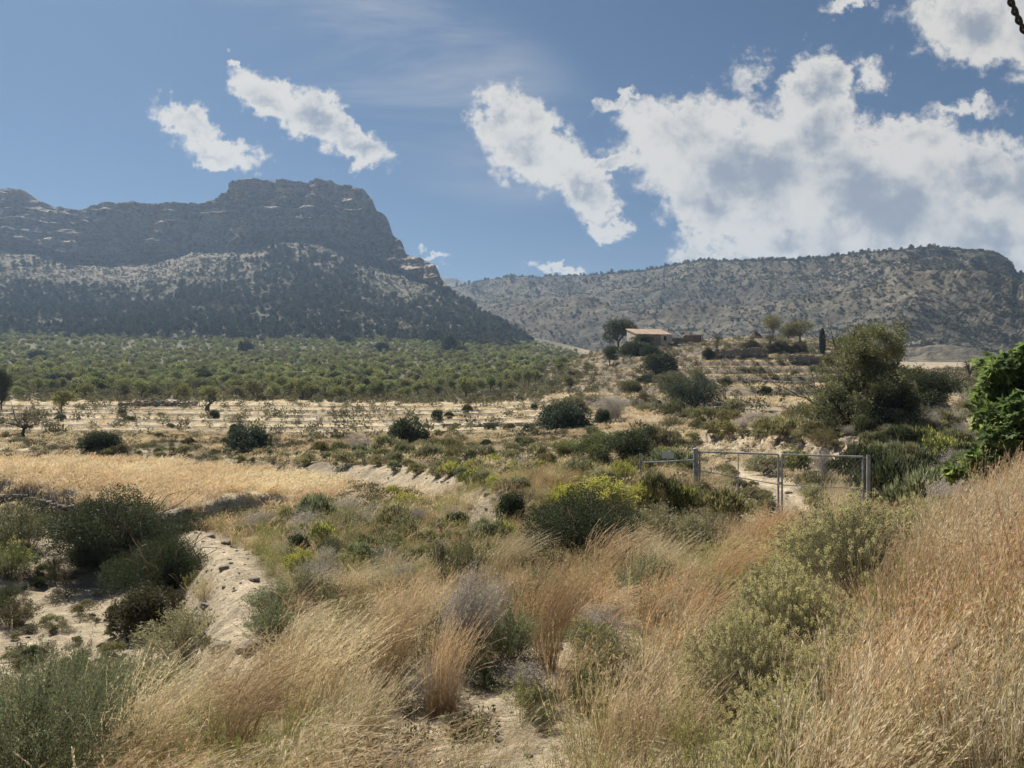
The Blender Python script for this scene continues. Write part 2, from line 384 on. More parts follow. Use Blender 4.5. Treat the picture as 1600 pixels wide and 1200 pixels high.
Zg += .10 * fbm(XG / 2.5, YG / 2.5, 5, 4) * sst(YG, 20, 60) + .05 * fbm(XG * 3, YG * 3, 6, 3) * (YG < 60)

# colours: what the surface is made of, with shade added on terrace walls
def C(*a): return np.array(a, float)
SOIL, SOIL2 = C(.50, .415, .29), C(.42, .345, .24)
STRAW, LITTER, GOLD = C(.50, .42, .28), C(.27, .22, .15), C(.62, .52, .35)
STONE, SCRUBC, GREENC = C(.30, .26, .205), C(.15, .145, .085), C(.10, .13, .05)
PYG = 600 + F * (CZ - Zg) / YG
nA = fbm(XG / 6, YG / 6, 11, 4); nB = fbm(XG / 1.6, YG / 1.6, 12, 4); nD = fbm(XG / 22, YG / 22, 13, 4)
def lerp(a, b, t): return a + (b - a) * t[..., None]
col = np.broadcast_to(LITTER, Zg.shape + (3,)).copy()
col = lerp(col, STRAW, sst(nA + .5 * nB, -.25, .35))
def inpoly(poly, X, Y):
    c = np.zeros(np.shape(X), bool); n = len(poly)
    for i in range(n):
        x0, y0 = poly[i]; x1, y1 = poly[(i + 1) % n]
        if y0 == y1: continue
        c ^= ((y0 > Y) != (y1 > Y)) & (X < (x1 - x0) * (Y - y0) / (y1 - y0) + x0)
    return c
WASH = [(-200, 815), (60, 822), (150, 850), (230, 870), (300, 925), (350, 985), (330, 1040), (250, 1085), (-200, 1120)]
FIELD = [(-300, 713), (250, 722), (470, 742), (560, 765), (470, 790), (300, 812), (120, 798), (0, 772), (-300, 765)]
wx, wy = PXG + 22 * nB + 20 * nA, PYG + 9 * nB + 8 * nA
mW = inpoly(WASH, wx, wy) & (YG < 40); col[mW] = SOIL * .97
col = lerp(col, LITTER * 1.1, sst(nB + .3 * nA, .12, .5) * mW * .7)
mF = inpoly(FIELD, wx, wy) & (YG < 60); col[mF] = GOLD
mid = sst(YG, 40, 48) * (1 - sst(YG, 125, 135)) * (1 - sst(PXG, 860, 960))
col = lerp(col, GOLD * .97, mid * sst(nD + .4 * nA, -.45, .1) * .95)
col = lerp(col, SOIL2, mid * sst(nA * .7 + nB * .5, .2, .5) * .4)
hill = sst(PXG, 850, 950) * sst(YG, 40, 60)
col = lerp(col, SOIL2 * .95, hill * .85); col = lerp(col, STRAW, hill * sst(nA + nD * .5, -.1, .3) * .7)
col = lerp(col, SCRUBC, hill * sst(nD + nB * .6 - nA * .3, .18, .5) * .6)
far = sst(YG, 120, 150) * (1 - sst(PXG, 850, 930))
col = lerp(col, C(.22, .21, .11), far * .9); col = lerp(col, STRAW * .85, far * sst(nA + nD, .0, .6) * .3); col = lerp(col, GREENC, far * sst(nD - nA * .4, .0, .5) * .6); col = lerp(col, C(.17, .17, .085), far * sst(YG, 260, 420) * .7)
col = lerp(col, STONE * .48, np.clip(wallm, 0, 1) * .95 * (.5 + .5 * sst(nB, -.3, .3)))  # terrace walls darkened, their shade painted into the colour
# near features
full = lambda a, d=0.0: np.concatenate([a, np.full((NR - NRn, a.shape[1]), d)], 0)
kB = full(np.exp(-((dB + .25 * rough_n) / 0.5) ** 2) * (.4 + .6 * endf)); col = lerp(col, SOIL * 1.02, np.clip(kB * 1.6 - .25 * nB, 0, 1) * (YG < 60))
kK = full(np.where((sd < .4) & (sd > -1.7 * bh - .5), 1.0, 0) * sst(fK, .38, .5) * (1 - sst(fK, .93, 1))); col = lerp(col, SOIL * .93, kK * (1 - .3 * sst(nB, 0, .4)))
kK2 = full(np.exp(-(dK / .3) ** 2)); col = lerp(col, STONE * .6, kK2 * (1 - sst(full(fK), .42, .55)) * .8)
kW = full(np.where((sdw < 2.2) & (sdw > 0), 1.0, 0) * (1 - sst(fW, .95, 1))); col = lerp(col, SOIL, kW * .9 * (1 - .5 * sst(nB, 0, .3)))
kW2 = full(np.where((sdw <= 0) & (sdw > -.6), 1.0, 0)); col = lerp(col, STONE * .7, kW2 * .8)
kT = full(sst(dT + .3 * rough_n, 1.35, .95)); center = full(np.exp(-(dT / .42) ** 2)); col = lerp(col, SOIL * 1.12, kT * (1 - .75 * center * sst(nB, -.9, -.1)))
kC = full(sst(sdc + .5 * cutn, -1.2, -.2) * (1 - sst(sdc + .3 * cutn, 1.6, 2.6))); col = lerp(col, SOIL * 1.06, kC * (.55 + .45 * sst(nB, -.5, 0)))
kP = full(sst(dP + .5 * rough_n, .75, .3)); col = lerp(col, SOIL * .98, kP * .95)
c4 = np.concatenate([np.clip(col, 0, 1), np.ones(Zg.shape + (1,))], -1).astype(np.float32)
V = np.stack([XG, YG, Zg], -1).reshape(-1, 3)
M_VAL = terrain_mat("valley_ground", 12.0, 0.10, 2.2, 0.28, fine=17.0, speck=(5.0, .60, .72, (.16, .13, .08)))
# stones and clods of the bump look right near; far away the same noise is too fine to see
me = mesh_np("ground", V, grid_quads(NR, len(pxc)), [M_VAL], attrs={'col': ('FLOAT_COLOR', c4)}, smooth=True)
link("ground", me, kind='structure')

# road verge the picture was taken from, behind and beside the camera
_rx = np.linspace(-60, 60, 61); _ry = np.linspace(-40, 1.2, 24)
_RX, _RY = np.meshgrid(_rx, _ry); _RZ = CZ - 1.72 + 0 * _RX - .02 - sst(np.abs(_RX), 8, 40) * 1.5
rcol = np.concatenate([np.broadcast_to(SOIL2 * .8, _RX.shape + (3,)), np.ones(_RX.shape + (1,))], -1).astype(np.float32)
link("road_verge", mesh_np("road_verge", np.stack([_RX, _RY, _RZ], -1).reshape(-1, 3), grid_quads(*_RX.shape), [M_VAL], attrs={'col': ('FLOAT_COLOR', rcol)}), kind='structure')
# plain under everything, out to the horizon
_b = np.array([[-9000, -9000, -60.], [9000, -9000, -60.], [9000, 12000, -60.], [-9000, 12000, -60.]])
pc = np.tile(np.array([.22, .2, .14, 1.], np.float32), (4, 1))
link("plain", mesh_np("plain", _b, np.array([[0, 1, 2, 3]]), [M_VAL], attrs={'col': ('FLOAT_COLOR', pc)}), kind='structure')

# ---------------------------------------------------------------- mountains
def curve(keys, px): k = np.array(keys, float); return np.interp(px, k[:, 0], k[:, 1])
def build_mountain(name, px, prof, rows, disp, colf, mat):
    """prof: list of (Y array, py array) per station over columns; rows: subdivisions between stations"""
    Ys, Ps = [], []
    for k in range(len(prof) - 1):
        n = rows[k]
        for t in np.linspace(0, 1, n, endpoint=(k == len(prof) - 2)):
            za = CZ - (prof[k][1] - 600) / F * prof[k][0]; zb = CZ - (prof[k+1][1] - 600) / F * prof[k+1][0]
            Ys.append(prof[k][0] * (1 - t) + prof[k+1][0] * t); Ps.append(za * (1 - t) + zb * t)
    Y = np.array(Ys); Z = np.array(Ps); PX = np.broadcast_to(px[None, :], Y.shape)
    X = (PX - 800) / F * Y
    st = np.concatenate([k + np.linspace(0, 1, rows[k], endpoint=(k == len(rows) - 1)) for k in range(len(rows))])[:, None] + 0 * Y
    X, Y, Z = disp(X, Y, Z, PX, st)
    c = colf(X, Y, Z, PX, st)
    c4 = np.concatenate([np.clip(c, 0, 1), np.ones(X.shape + (1,))], -1).astype(np.float32)
    me = mesh_np(name, np.stack([X, Y, Z], -1).reshape(-1, 3), grid_quads(*X.shape), [mat], attrs={'col': ('FLOAT_COLOR', c4)}, smooth=False)
    o = link(name, me, kind='structure')
    return o, X, Y, Z, PX, st
ROCK, ROCK_LIT, ROCK_SHADE = C(.33, .27, .22), C(.46, .37, .28), C(.11, .09, .08)
TALUS, SCRUB, DRYG = C(.24, .205, .15), C(.125, .115, .07), C(.29, .245, .165)
M_ROCK = terrain_mat("mountain_rock", .22, 2.0, .10, 0.35)

T1 = [(-500,290),(-200,285),(0,297),(45,300),(62,314),(90,326),(130,331),(170,326),(250,323),(320,326),(335,318),(350,304),(370,293),(400,289),(440,285),(480,289),(550,294),(575,303),(588,320),(594,338),(606,342),(612,352),(617,372),(632,384),(640,404),(655,407),(668,412),(685,421),(692,440),(720,468),(760,494),(790,512),(830,538),(860,552),(900,566)]
B1 = [(-500,385),(0,384),(60,392),(110,406),(160,409),(220,406),(270,396),(300,389),(340,394),(380,389),(410,377),(440,371),(500,374),(530,382),(560,397),(600,417),(640,431),(680,447),(700,460),(720,472),(760,497),(790,514),(830,540),(860,554),(900,568)]
pm = np.concatenate([np.arange(-500, -40, 8.), np.arange(-40, 904, 1.6)])
Tc = curve(T1, pm) + 2.2 * fbm(pm / 11, 0, 0, 4) * (pm < 700); Bc = curve(B1, pm)
edge = sst(pm, 560, 860)
Yf = 560 - 60 * edge; Yb = 1080 - 380 * edge; Yt = Yb + 75 - 55 * sst(pm, 600, 720)
pf = 548 + 22 * edge
pmid = pf * .52 + Bc * .48 + 8
prof1 = [(Yf, np.maximum(pf, Bc + 4)), ((Yf + Yb) / 2 - 20, np.maximum(pmid, Bc + 2)), (Yb, Bc), (Yt, Tc), (Yt + 160, Tc + 25), (Yt + 420, Tc + 160)]
def disp1(X, Y, Z, PX, st):
    cl = sst(st, 1.97, 2.12) * (1 - sst(st, 3.0, 3.3)) * (1 - sst(PX, 690, 740))
    lower = 1 - sst(st, 1.7, 2.0)
    on = sst(st, 0, .3) * (1 - sst(PX, 760, 860) * .8)
    # cliff: buttresses, ledges, fractures; pushed out along the view depth
    d = 42 * fbm(X / 120, Z / 200, Y / 400, 3, .5, True) + 18 * fbm(X / 34, Z / 60, 2.2, 4, .55, True) + 6.5 * fbm(X / 11, Z / 14, 5.5, 4, .6, True)
    led = (Z + 10 * fbm(X / 60, Z / 60, 8, 3)) / 17.0
    d += 11 * (np.abs((led % 1) - .5) * 2) ** 2 + 3 * (sst((led * 2.7) % 1, .3, .7))
    Y = Y - (d - 20) * cl
    X = X + 4 * fbm(X / 15, Z / 15, 1, 4) * cl
    Z = Z + 5 * fbm(X / 20, Y / 20, 4, 4) * cl * sst(st, 2.05, 2.3) * (1 - sst(PX, 560, 600) * .6)
    # slope: spurs and gullies, boulders, old terraces
    s = 9 * fbm(X / 130, Y / 170, 3, 3) + 3.2 * fbm(X / 30, Y / 34, 6, 4, .55, True) + 1.2 * fbm(X / 7, Y / 7, 7, 3, .6, True)
    sl = (1 - cl) * on * (1 - sst(st, 3.0, 3.1)) * np.where(st < 2, np.minimum(1, (2.05 - st) * 3), 1)
    Z = Z + s * np.clip(sl, 0, 1)
    q = Z; Zs = steps(q, 3.2, .5 * fbm(X / 60, Y / 60, 3, 3), .22); Z = Z + (Zs - Z) * lower * .35 * on * sst(fbm(X / 70, Y / 70, 31, 3), -.2, .3)
    return X, Y, Z
def col1(X, Y, Z, PX, st):
    n1 = fbm(X / 40, Z / 30, Y / 60, 4); n2 = fbm(X / 9, Z / 9, Y / 12, 4); n3 = fbm(X / 120, Y / 120, 2, 3)
    c = np.broadcast_to(SCRUB, X.shape + (3,)).copy()
    up = sst(st + .18 * n1 + .15 * n3, 1.28, 1.62) ; up2 = up * (1 - sst(PX, 500, 640) * .35)
    c = lerp(c, DRYG * .75, sst(n2 + n1 * .4, .0, .4) * .55)
    c = lerp(c, TALUS, up2 * (.55 + .45 * sst(n2, -.3, .2)))
    c = lerp(c, SCRUB, up * sst(n2 + .4 * n1, .25, .5) * .5)
    rk = sst(st, 1.98, 2.04) * (1 - sst(PX, 690, 720))
    rc = lerp(np.broadcast_to(ROCK, X.shape + (3,)), ROCK_LIT, sst(n1, -.1, .4)); rc = lerp(rc, ROCK_SHADE, sst(n2 - .3 * n1, .05, .4) * .85)  # pale and dark patches paint lit spots and relief onto the cliff
    rc = lerp(rc, SCRUB * 1.2, sst(fbm(X / 25, Z / 10, 9, 4), .2, .45) * .55)
    c = c + (rc - c) * rk[..., None]
    c = lerp(c, TALUS, sst(st, 3.0, 3.1) * .7)
    return c
mt1 = build_mountain("mountain_slope", pm, prof1, [90, 110, 150, 30, 14], disp1, col1, M_ROCK)

T2 = [(640,470),(690,452),(720,446),(760,437),(800,431),(840,434),(870,429),(900,431),(940,428),(1000,424),(1050,415),(1100,406),(1130,408),(1200,406),(1250,406),(1300,401),(1350,394),(1400,391),(1440,386),(1480,387),(1520,390),(1552,392),(1568,400),(1580,410),(1588,426),(1640,432),(1720,440),(2100,450)]
p2 = np.concatenate([np.arange(640, 1640, 1.6), np.arange(1640, 2100, 8.)])
T2c = curve(T2, p2) + 1.5 * fbm(p2 / 14, 5, 0, 4)
nearr = sst(p2, 760, 1500)
Yt2 = 1750 - 850 * nearr; Yf2 = 620 - 200 * nearr; pf2 = 575 + 0 * p2
Ym2 = Yf2 * .45 + Yt2 * .55
prof2 = [(Yf2, pf2), (Ym2, 0 * p2 + (T2c * .42 + pf2 * .58 - 12)), (Yt2, T2c), (Yt2 + 120, T2c + 12), (Yt2 + 500, T2c + 120)]
def disp2(X, Y, Z, PX, st):
    on = sst(st, 0, .25) * (1 - sst(st, 1.68, 1.98))
    U = (X * .80 + Y * .60)            # spurs run down towards the lower left
    W = (-X * .60 + Y * .80)
    s = 58 * fbm(U / 260, W / 800, 3.5, 3, .5, True) + 15 * fbm(U / 70, W / 200, 6, 3, .5, True) + 3.0 * fbm(X / 26, Y / 26, 6, 4, .5) + 0.7 * fbm(X / 7, Y / 7, 7, 2, .6)
    Z = Z + (s - 22) * on
    Zs = steps(Z, 3.4, .3 * fbm(X / 200, Y / 200, 3, 2) + .06 * fbm(X / 10, Y / 10, 3, 2), .2); Z = Z + (Zs - Z) * on * .6 * sst(fbm(X / 70, Y / 70, 31, 3), -.2, .3) * sst(PX + 60 * fbm(X / 90, Y / 90, 4, 2), 1000, 1300)
    # rock bands: one below the crest on the right, the bluff at the crest end
    for (a, b, c_, d_, h) in ((1395, 1535, 1.30, 1.37, 14), (1535, 1592, 1.72, 1.98, 5), (1330, 1480, 1.62, 1.67, 8), (1150, 1290, 1.5, 1.56, 6)):
        w = sst(PX + 14 * fbm(X / 30, 0 * X, 3, 3), a - 12, a + 12) * (1 - sst(PX, b - 15, b + 8))
        s1 = st + .03 * fbm(X / 60, Z / 200, 2, 3)
        stp = sst(s1, c_, c_ + .035) * (1 - sst(s1, d_, d_ + .25))
        Z = Z + h * w * stp * (1 + .35 * fbm(X / 9, Z / 20, 3, 3, ridged=True)) * (1 - sst(st, 1.96, 2.0))
    Zl = CZ + (600 - T2c[None, :]) / F * Y - 1.5; Z = np.where((st < 1.985) & (Z > Zl), Zl - .15 * (Z - Zl), Z)     # the crest line is the skyline: spurs stay below it
    Y = Y + 2.5 * fbm(X / 12, Z / 12, 9, 3) * on
    return X, Y, Z
def col2(X, Y, Z, PX, st):
    n1 = fbm(X / 60, Y / 60, 4); n2 = fbm(X / 9, Y / 9, Z / 9, 4); n3 = fbm(X / 200, Y / 200, 2, 3)
    c = np.broadcast_to(C(.105, .096, .072), X.shape + (3,)).copy()
    c = lerp(c, DRYG * .62, sst(n1 + .5 * n2, -.25, .45) * .5)
    c = lerp(c, TALUS * .95, sst(n2 + .3 * n1 + .5 * n3 + .25 * np.exp(-((PX - 1330 - (2 - st) * 60) / 60) ** 2), .1, .5) * .6)
    g = np.linalg.norm(np.gradient(Z)[0][..., None], axis=-1)
    dZ = np.gradient(Z, axis=0); dY = np.abs(np.gradient(Y, axis=0)) + .3
    c = lerp(c, ROCK * .95, sst(dZ / dY, 1.3, 2.6) * .85)
    trail = sst(PX, 1235, 1270) * (1 - sst(PX, 1430, 1446)) * sst(st + .02 * n1, 1.94, 1.955)
    c = lerp(c, SOIL, trail)
    return c
mt2 = build_mountain("ridge_slope", p2, prof2, [110, 190, 20, 12], disp2, col2, M_ROCK)
# farthest peak in the gap
T3 = [(600,470),(660,452),(690,440),(700,436),(712,434),(722,440),(740,442),(770,438),(800,436),(860,450),(960,470)]
p3 = np.arange(600, 960, 2.5); T3c = curve(T3, p3) + 2.0 * fbm(p3 / 12, 9, 0, 4)
prof3 = [(1900 + 0 * p3, 560 + 0 * p3), (2500 + 0 * p3, T3c), (2700 + 0 * p3, T3c + 30)]
def disp3(X, Y, Z, PX, st):
    on = sst(st, 0, .25) * (1 - sst(st, .93, 1.0)); return X, Y, Z + on * (26 * fbm(X / 130, Y / 260, 3, 4, .55, True))
def col3(X, Y, Z, PX, st): return lerp(np.broadcast_to(SCRUB * 1.4, X.shape + (3,)), TALUS, sst(fbm(X / 40, Y / 40, 1, 4), -.1, .3) * .8)
mt3 = build_mountain("far_peak_slope", p3, prof3, [60, 8], disp3, col3, M_ROCK)
# ================================================================ plants
rng = np.random.RandomState(11)
def unit(v): return v / (np.linalg.norm(v, axis=-1, keepdims=True) + 1e-9)
def rdir(n, r=rng): return unit(r.normal(size=(n, 3)))
class Geo:
    def __init__(s): s.v, s.q, s.a, s.m, s.n = [], [], [], [], 0
    def add(s, v, q, a, m=0):
        s.v.append(np.asarray(v, float)); s.q.append(np.asarray(q) + s.n); s.a.append(np.broadcast_to(np.asarray(a, float), (len(v),)))
        s.m.append(np.full(len(q), m)); s.n += len(v); return s
    def leaves(s, pos, d, L, W, a, m=0, r=rng, side=None):
        """diamond leaves: base at pos, pointing along d"""
        n = len(pos)
        if n == 0: return s
        d = unit(d); sd = unit(np.cross(d, rdir(n, r))) if side is None else side
        L = np.broadcast_to(np.asarray(L, float), (n,))[:, None]; W = np.broadcast_to(np.asarray(W, float), (n,))[:, None]
        nrm = np.cross(d, sd)
        v = np.stack([pos, pos + d * L * .45 + sd * W * .5 + nrm * W * .12, pos + d * L, pos + d * L * .45 - sd * W * .5 + nrm * W * .12], 1).reshape(-1, 3)
        q = np.arange(4 * n).reshape(n, 4)
        return s.add(v, q, np.repeat(np.broadcast_to(a, (n,)), 4), m)
    def ribbons(s, P, W, a, m=0, r=rng):
        """P (n,k,3) polylines, W (n,k) widths"""
        n, k, _ = P.shape; t = unit(np.gradient(P, axis=1)); sd = unit(np.cross(t, np.broadcast_to(rdir(n, r)[:, None], P.shape)))
        W = np.broadcast_to(W, (n, k))[..., None] * .5
        v = np.stack([P - sd * W, P + sd * W], 2).reshape(-1, 3)
        i = (np.arange(n)[:, None] * k + np.arange(k - 1)[None]) * 2
        q = np.stack([i, i + 1, i + 3, i + 2], -1).reshape(-1, 4)
        return s.add(v, q, np.repeat(np.broadcast_to(np.asarray(a, float), (n, k)).reshape(-1), 2), m)
    def tube(s, pts, rad, a=0.05, m=0, sides=6):
        pts = np.asarray(pts, float); k = len(pts); t = unit(np.gradient(pts, axis=0))
        ref = np.array([0, 0, 1.]) if abs(t[0][2]) < .9 else np.array([1., 0, 0])
        u = unit(np.cross(t, ref)); w = np.cross(t, u); an = np.arange(sides) * 2 * pi / sides
        rad = np.broadcast_to(rad, (k,))
        v = (pts[:, None] + rad[:, None, None] * (np.cos(an)[None, :, None] * u[:, None] + np.sin(an)[None, :, None] * w[:, None])).reshape(-1, 3)
        q = []
        for i in range(k - 1):
            for j in range(sides):
                q.append((i*sides+j, i*sides+(j+1) % sides, (i+1)*sides+(j+1) % sides, (i+1)*sides+j))
        return s.add(v, np.array(q), a, m)
    def box(s, c, h, a=.5, m=0, R=None):
        c = np.asarray(c, float); h = np.asarray(h, float)
        v = np.array([[x, y, z] for z in (-1, 1) for y in (-1, 1) for x in (-1, 1)], float) * h
        if R is not None: v = v @ np.asarray(R).T
        return s.add(v + c, [[0, 2, 3, 1], [4, 5, 7, 6], [0, 1, 5, 4], [2, 6, 7, 3], [0, 4, 6, 2], [1, 3, 7, 5]], a, m)
    def arrays(s): return np.concatenate(s.v), np.concatenate(s.q), np.concatenate(s.a), np.concatenate(s.m)
    def mesh(s, name, mats, smooth=False):
        v, q, a, m = s.arrays()
        return mesh_np(name, v, q, mats, m, {'v': ('FLOAT', a.astype(np.float32))}, smooth)

def g_cushion(seed, R=.6, H=.55, n=2600, L=.075, W=.026, nl=14, m=0):
    """dense rounded small-leaved shrub, painted paler upward as if lit on top"""
    r = np.random.RandomState(seed); g = Geo(); lum = np.array(rand_lumps(r, nl, R, H, R * .34, .06 * H, .8)); k = r.choice(len(lum), n); d = rdir(n, r); d[:, 2] = np.abs(d[:, 2]) * .9 + d[:, 2] * .1
    rad = (.62 + .42 * r.rand(n)) * (1 + .25 * perlin(d[:, 0] * 2 + k, d[:, 1] * 2, d[:, 2] * 2)); pos = lum[k, :3] + d * rad[:, None] * lum[k, 3:6]; keep = pos[:, 2] > 0; pos, d, k, rad = pos[keep], d[keep], k[keep], rad[keep]; n = len(pos)
    a = np.clip(.42 + .38 * (pos[:, 2] / H) * (rad > .85) + .22 * r.normal(size=n) + .12 * r.normal(size=len(lum))[k], .2, 1)  # paler with height: light on the dome put into the leaf colour
    g.leaves(pos, d * .6 + [0, 0, .7] + rdir(n, r) * .5, L * (.6 + .7 * r.rand(n)), W * (.7 + .6 * r.rand(n)), a, 0, r)
    P = []; 
    for i in range(26):
        an = r.rand() * 6.28; q = R * (.4 + .7 * r.rand()); e = np.array([q * cos(an), q * sin(an), H * (.5 + .65 * r.rand())]); t = np.linspace(0, 1, 5)[:, None]; P.append(t * e + r.normal(size=(5, 3)) * .02 * t)
    g.ribbons(np.array(P), np.linspace(.010, .004, 5)[None], .08, 0, r)
    return g
# ---- materials of plants: v 0..0.15 wood, 0.2..0.7 leaf shades, 0.85..1 flower / pale tip / painted lit top of cushions
WOOD = (.13, .10, .075); WOODP = (.26, .22, .18)
M = {
 'dark':   leaf_mat("foliage_dark", [(0, WOOD), (.15, WOOD), (.2, (.034, .046, .024)), (.7, (.09, .11, .05)), (1, (.14, .155, .075))], .2, trans=.25),
 'carob':  leaf_mat("foliage_blue_green", [(0, WOOD), (.15, WOOD), (.2, (.035, .055, .035)), (.7, (.10, .13, .08)), (1, (.16, .19, .12))], .15, trans=.2),
 'olive':  leaf_mat("foliage_olive", [(0, WOODP), (.15, WOODP), (.2, (.075, .085, .042)), (.6, (.19, .20, .105)), (1, (.33, .33, .19))], .2, alt=(1.35, 1.1, .8), trans=.25),
 'almond': leaf_mat("foliage_almond", [(0, WOOD), (.15, WOOD), (.2, (.11, .14, .055)), (.7, (.25, .285, .125)), (1, (.38, .39, .19))], .32, alt=(1.3, 1.05, .8), trans=.3),
 'pine':   leaf_mat("foliage_pine", [(0, WOOD), (.15, WOOD), (.2, (.025, .038, .02)), (.7, (.075, .092, .045)), (1, (.10, .12, .055))], .5, alt=(1.4, 1.25, 1.1), trans=.12),
 'maquis': leaf_mat("foliage_maquis", [(0, WOOD), (.2, (.055, .06, .038)), (.7, (.13, .13, .08)), (1, (.18, .17, .11))], .4, alt=(1.3, 1.15, 1.0), trans=.12),
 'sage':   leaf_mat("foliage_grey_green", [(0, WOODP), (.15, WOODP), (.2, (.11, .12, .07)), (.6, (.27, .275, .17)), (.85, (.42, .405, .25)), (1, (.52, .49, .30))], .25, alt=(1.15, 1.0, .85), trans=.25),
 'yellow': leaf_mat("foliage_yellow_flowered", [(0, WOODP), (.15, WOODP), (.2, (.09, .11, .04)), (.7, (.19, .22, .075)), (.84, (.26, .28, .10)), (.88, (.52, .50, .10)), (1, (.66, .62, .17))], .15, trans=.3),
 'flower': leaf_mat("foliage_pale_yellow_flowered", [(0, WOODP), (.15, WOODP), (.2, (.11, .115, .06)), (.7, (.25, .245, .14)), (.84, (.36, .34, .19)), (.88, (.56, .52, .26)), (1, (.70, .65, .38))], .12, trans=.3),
 'dead':   leaf_mat("twigs_grey", [(0, (.20, .17, .15)), (.5, (.36, .32, .29)), (1, (.60, .56, .52))], .25, trans=.2),
 'brown':  leaf_mat("foliage_brown_green", [(0, WOOD), (.2, (.07, .065, .035)), (.7, (.15, .13, .07)), (1, (.20, .17, .09))], .2, trans=.2),
 'green':  leaf_mat("foliage_fresh_green", [(0, WOOD), (.15, WOOD), (.2, (.11, .135, .075)), (.7, (.24, .265, .15)), (1, (.38, .39, .24))], .12, trans=.3),
 'fig':    leaf_mat("foliage_fig", [(0, WOODP), (.15, WOODP), (.2, (.06, .10, .035)), (.7, (.19, .25, .08)), (1, (.42, .46, .16))], .1, trans=.55, rough=.6),
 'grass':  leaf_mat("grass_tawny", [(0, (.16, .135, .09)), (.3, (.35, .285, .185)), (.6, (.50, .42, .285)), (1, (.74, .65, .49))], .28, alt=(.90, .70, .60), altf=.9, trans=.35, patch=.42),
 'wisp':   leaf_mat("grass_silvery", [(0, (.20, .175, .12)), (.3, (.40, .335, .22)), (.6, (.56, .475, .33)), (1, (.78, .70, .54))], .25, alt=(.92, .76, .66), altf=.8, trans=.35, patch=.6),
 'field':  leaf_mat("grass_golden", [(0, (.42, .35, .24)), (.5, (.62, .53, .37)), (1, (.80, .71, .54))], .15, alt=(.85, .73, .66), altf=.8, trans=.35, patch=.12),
 'weed':   leaf_mat("weeds_green_straw", [(0, (.20, .18, .08)), (.4, (.30, .28, .12)), (.7, (.42, .37, .18)), (1, (.58, .52, .28))], .2, alt=(.75, .9, .62), altf=.9, trans=.3, patch=.5),
 'low':    leaf_mat("ground_scrub", [(0, (.12, .10, .06)), (.4, (.16, .155, .085)), (.8, (.27, .26, .15)), (1, (.38, .36, .2))], .35, alt=(.8, .72, .7), altf=.8, trans=.2, patch=.3),
}
M_BARK = simple_mat("bark", (.17, .135, .10), .9, var=.4, scale=14, bump=.02)
M_BARKD = simple_mat("bark_dark", (.09, .07, .055), .9, var=.4, scale=14, bump=.02)

def lumps_cloud(g, lumps, n, L, W, r, lo=.2, hi=.7, shell=.55, up=.35, m=0, jag=.18):
    """leaf-size faces scattered through lumpy volumes"""
    lumps = np.asarray(lumps, float); vol = np.prod(lumps[:, 3:6], axis=1) ** .67; k = r.choice(len(lumps), n, p=vol / vol.sum())
    d = rdir(n, r); rad = shell + (1 - shell) * r.rand(n) ** .6
    nz = 1 + jag * perlin(d[:, 0] * 2.3 + k * 5.1, d[:, 1] * 2.3, d[:, 2] * 2.3 + k) * 2 + .06 * r.normal(size=n)
    rad = rad * nz; rad = np.where(r.rand(n) < .25, rad * r.rand(n) ** .5, rad)
    pos = lumps[k, :3] + d * rad[:, None] * lumps[k, 3:6]
    keep = pos[:, 2] > 0.0; pos, d = pos[keep], d[keep]; n = len(pos)
    ld = unit(d * .7 + rdir(n, r) * .9 + np.array([0, 0, up]))
    cl = perlin(pos[:, 0] * 1.7 / max(L * 8, .3), pos[:, 1] * 1.7 / max(L * 8, .3), pos[:, 2] * 1.7 / max(L * 8, .3))
    a = np.clip((lo + hi) / 2 + (hi - lo) * (.45 * cl + .28 * r.normal(size=n)), lo, hi)
    g.leaves(pos, ld, L * (.7 + .6 * r.rand(n)), W * (.7 + .6 * r.rand(n)), a, m, r)
def rand_lumps(r, n, R, H, rl, z0=0.0, flat=.8, dome=True):
    out = []
    for i in range(n):
        a = r.rand() * 2 * pi; q = r.rand() ** .55 * (R - rl * .55); h = z0 + (H - z0 - rl * flat) * (r.rand() ** .7)
        if dome: h = z0 + (h - z0) * np.sqrt(max(0.05, 1 - (q / R) ** 2)) ; h = max(h, z0 * .9)
        s = rl * (.65 + .6 * r.rand()); out.append((q * cos(a), q * sin(a), h, s, s, s * flat))
    out.append((0, 0, z0 + (H - z0) * .45, R * .62, R * .62, (H - z0) * .45)); return out

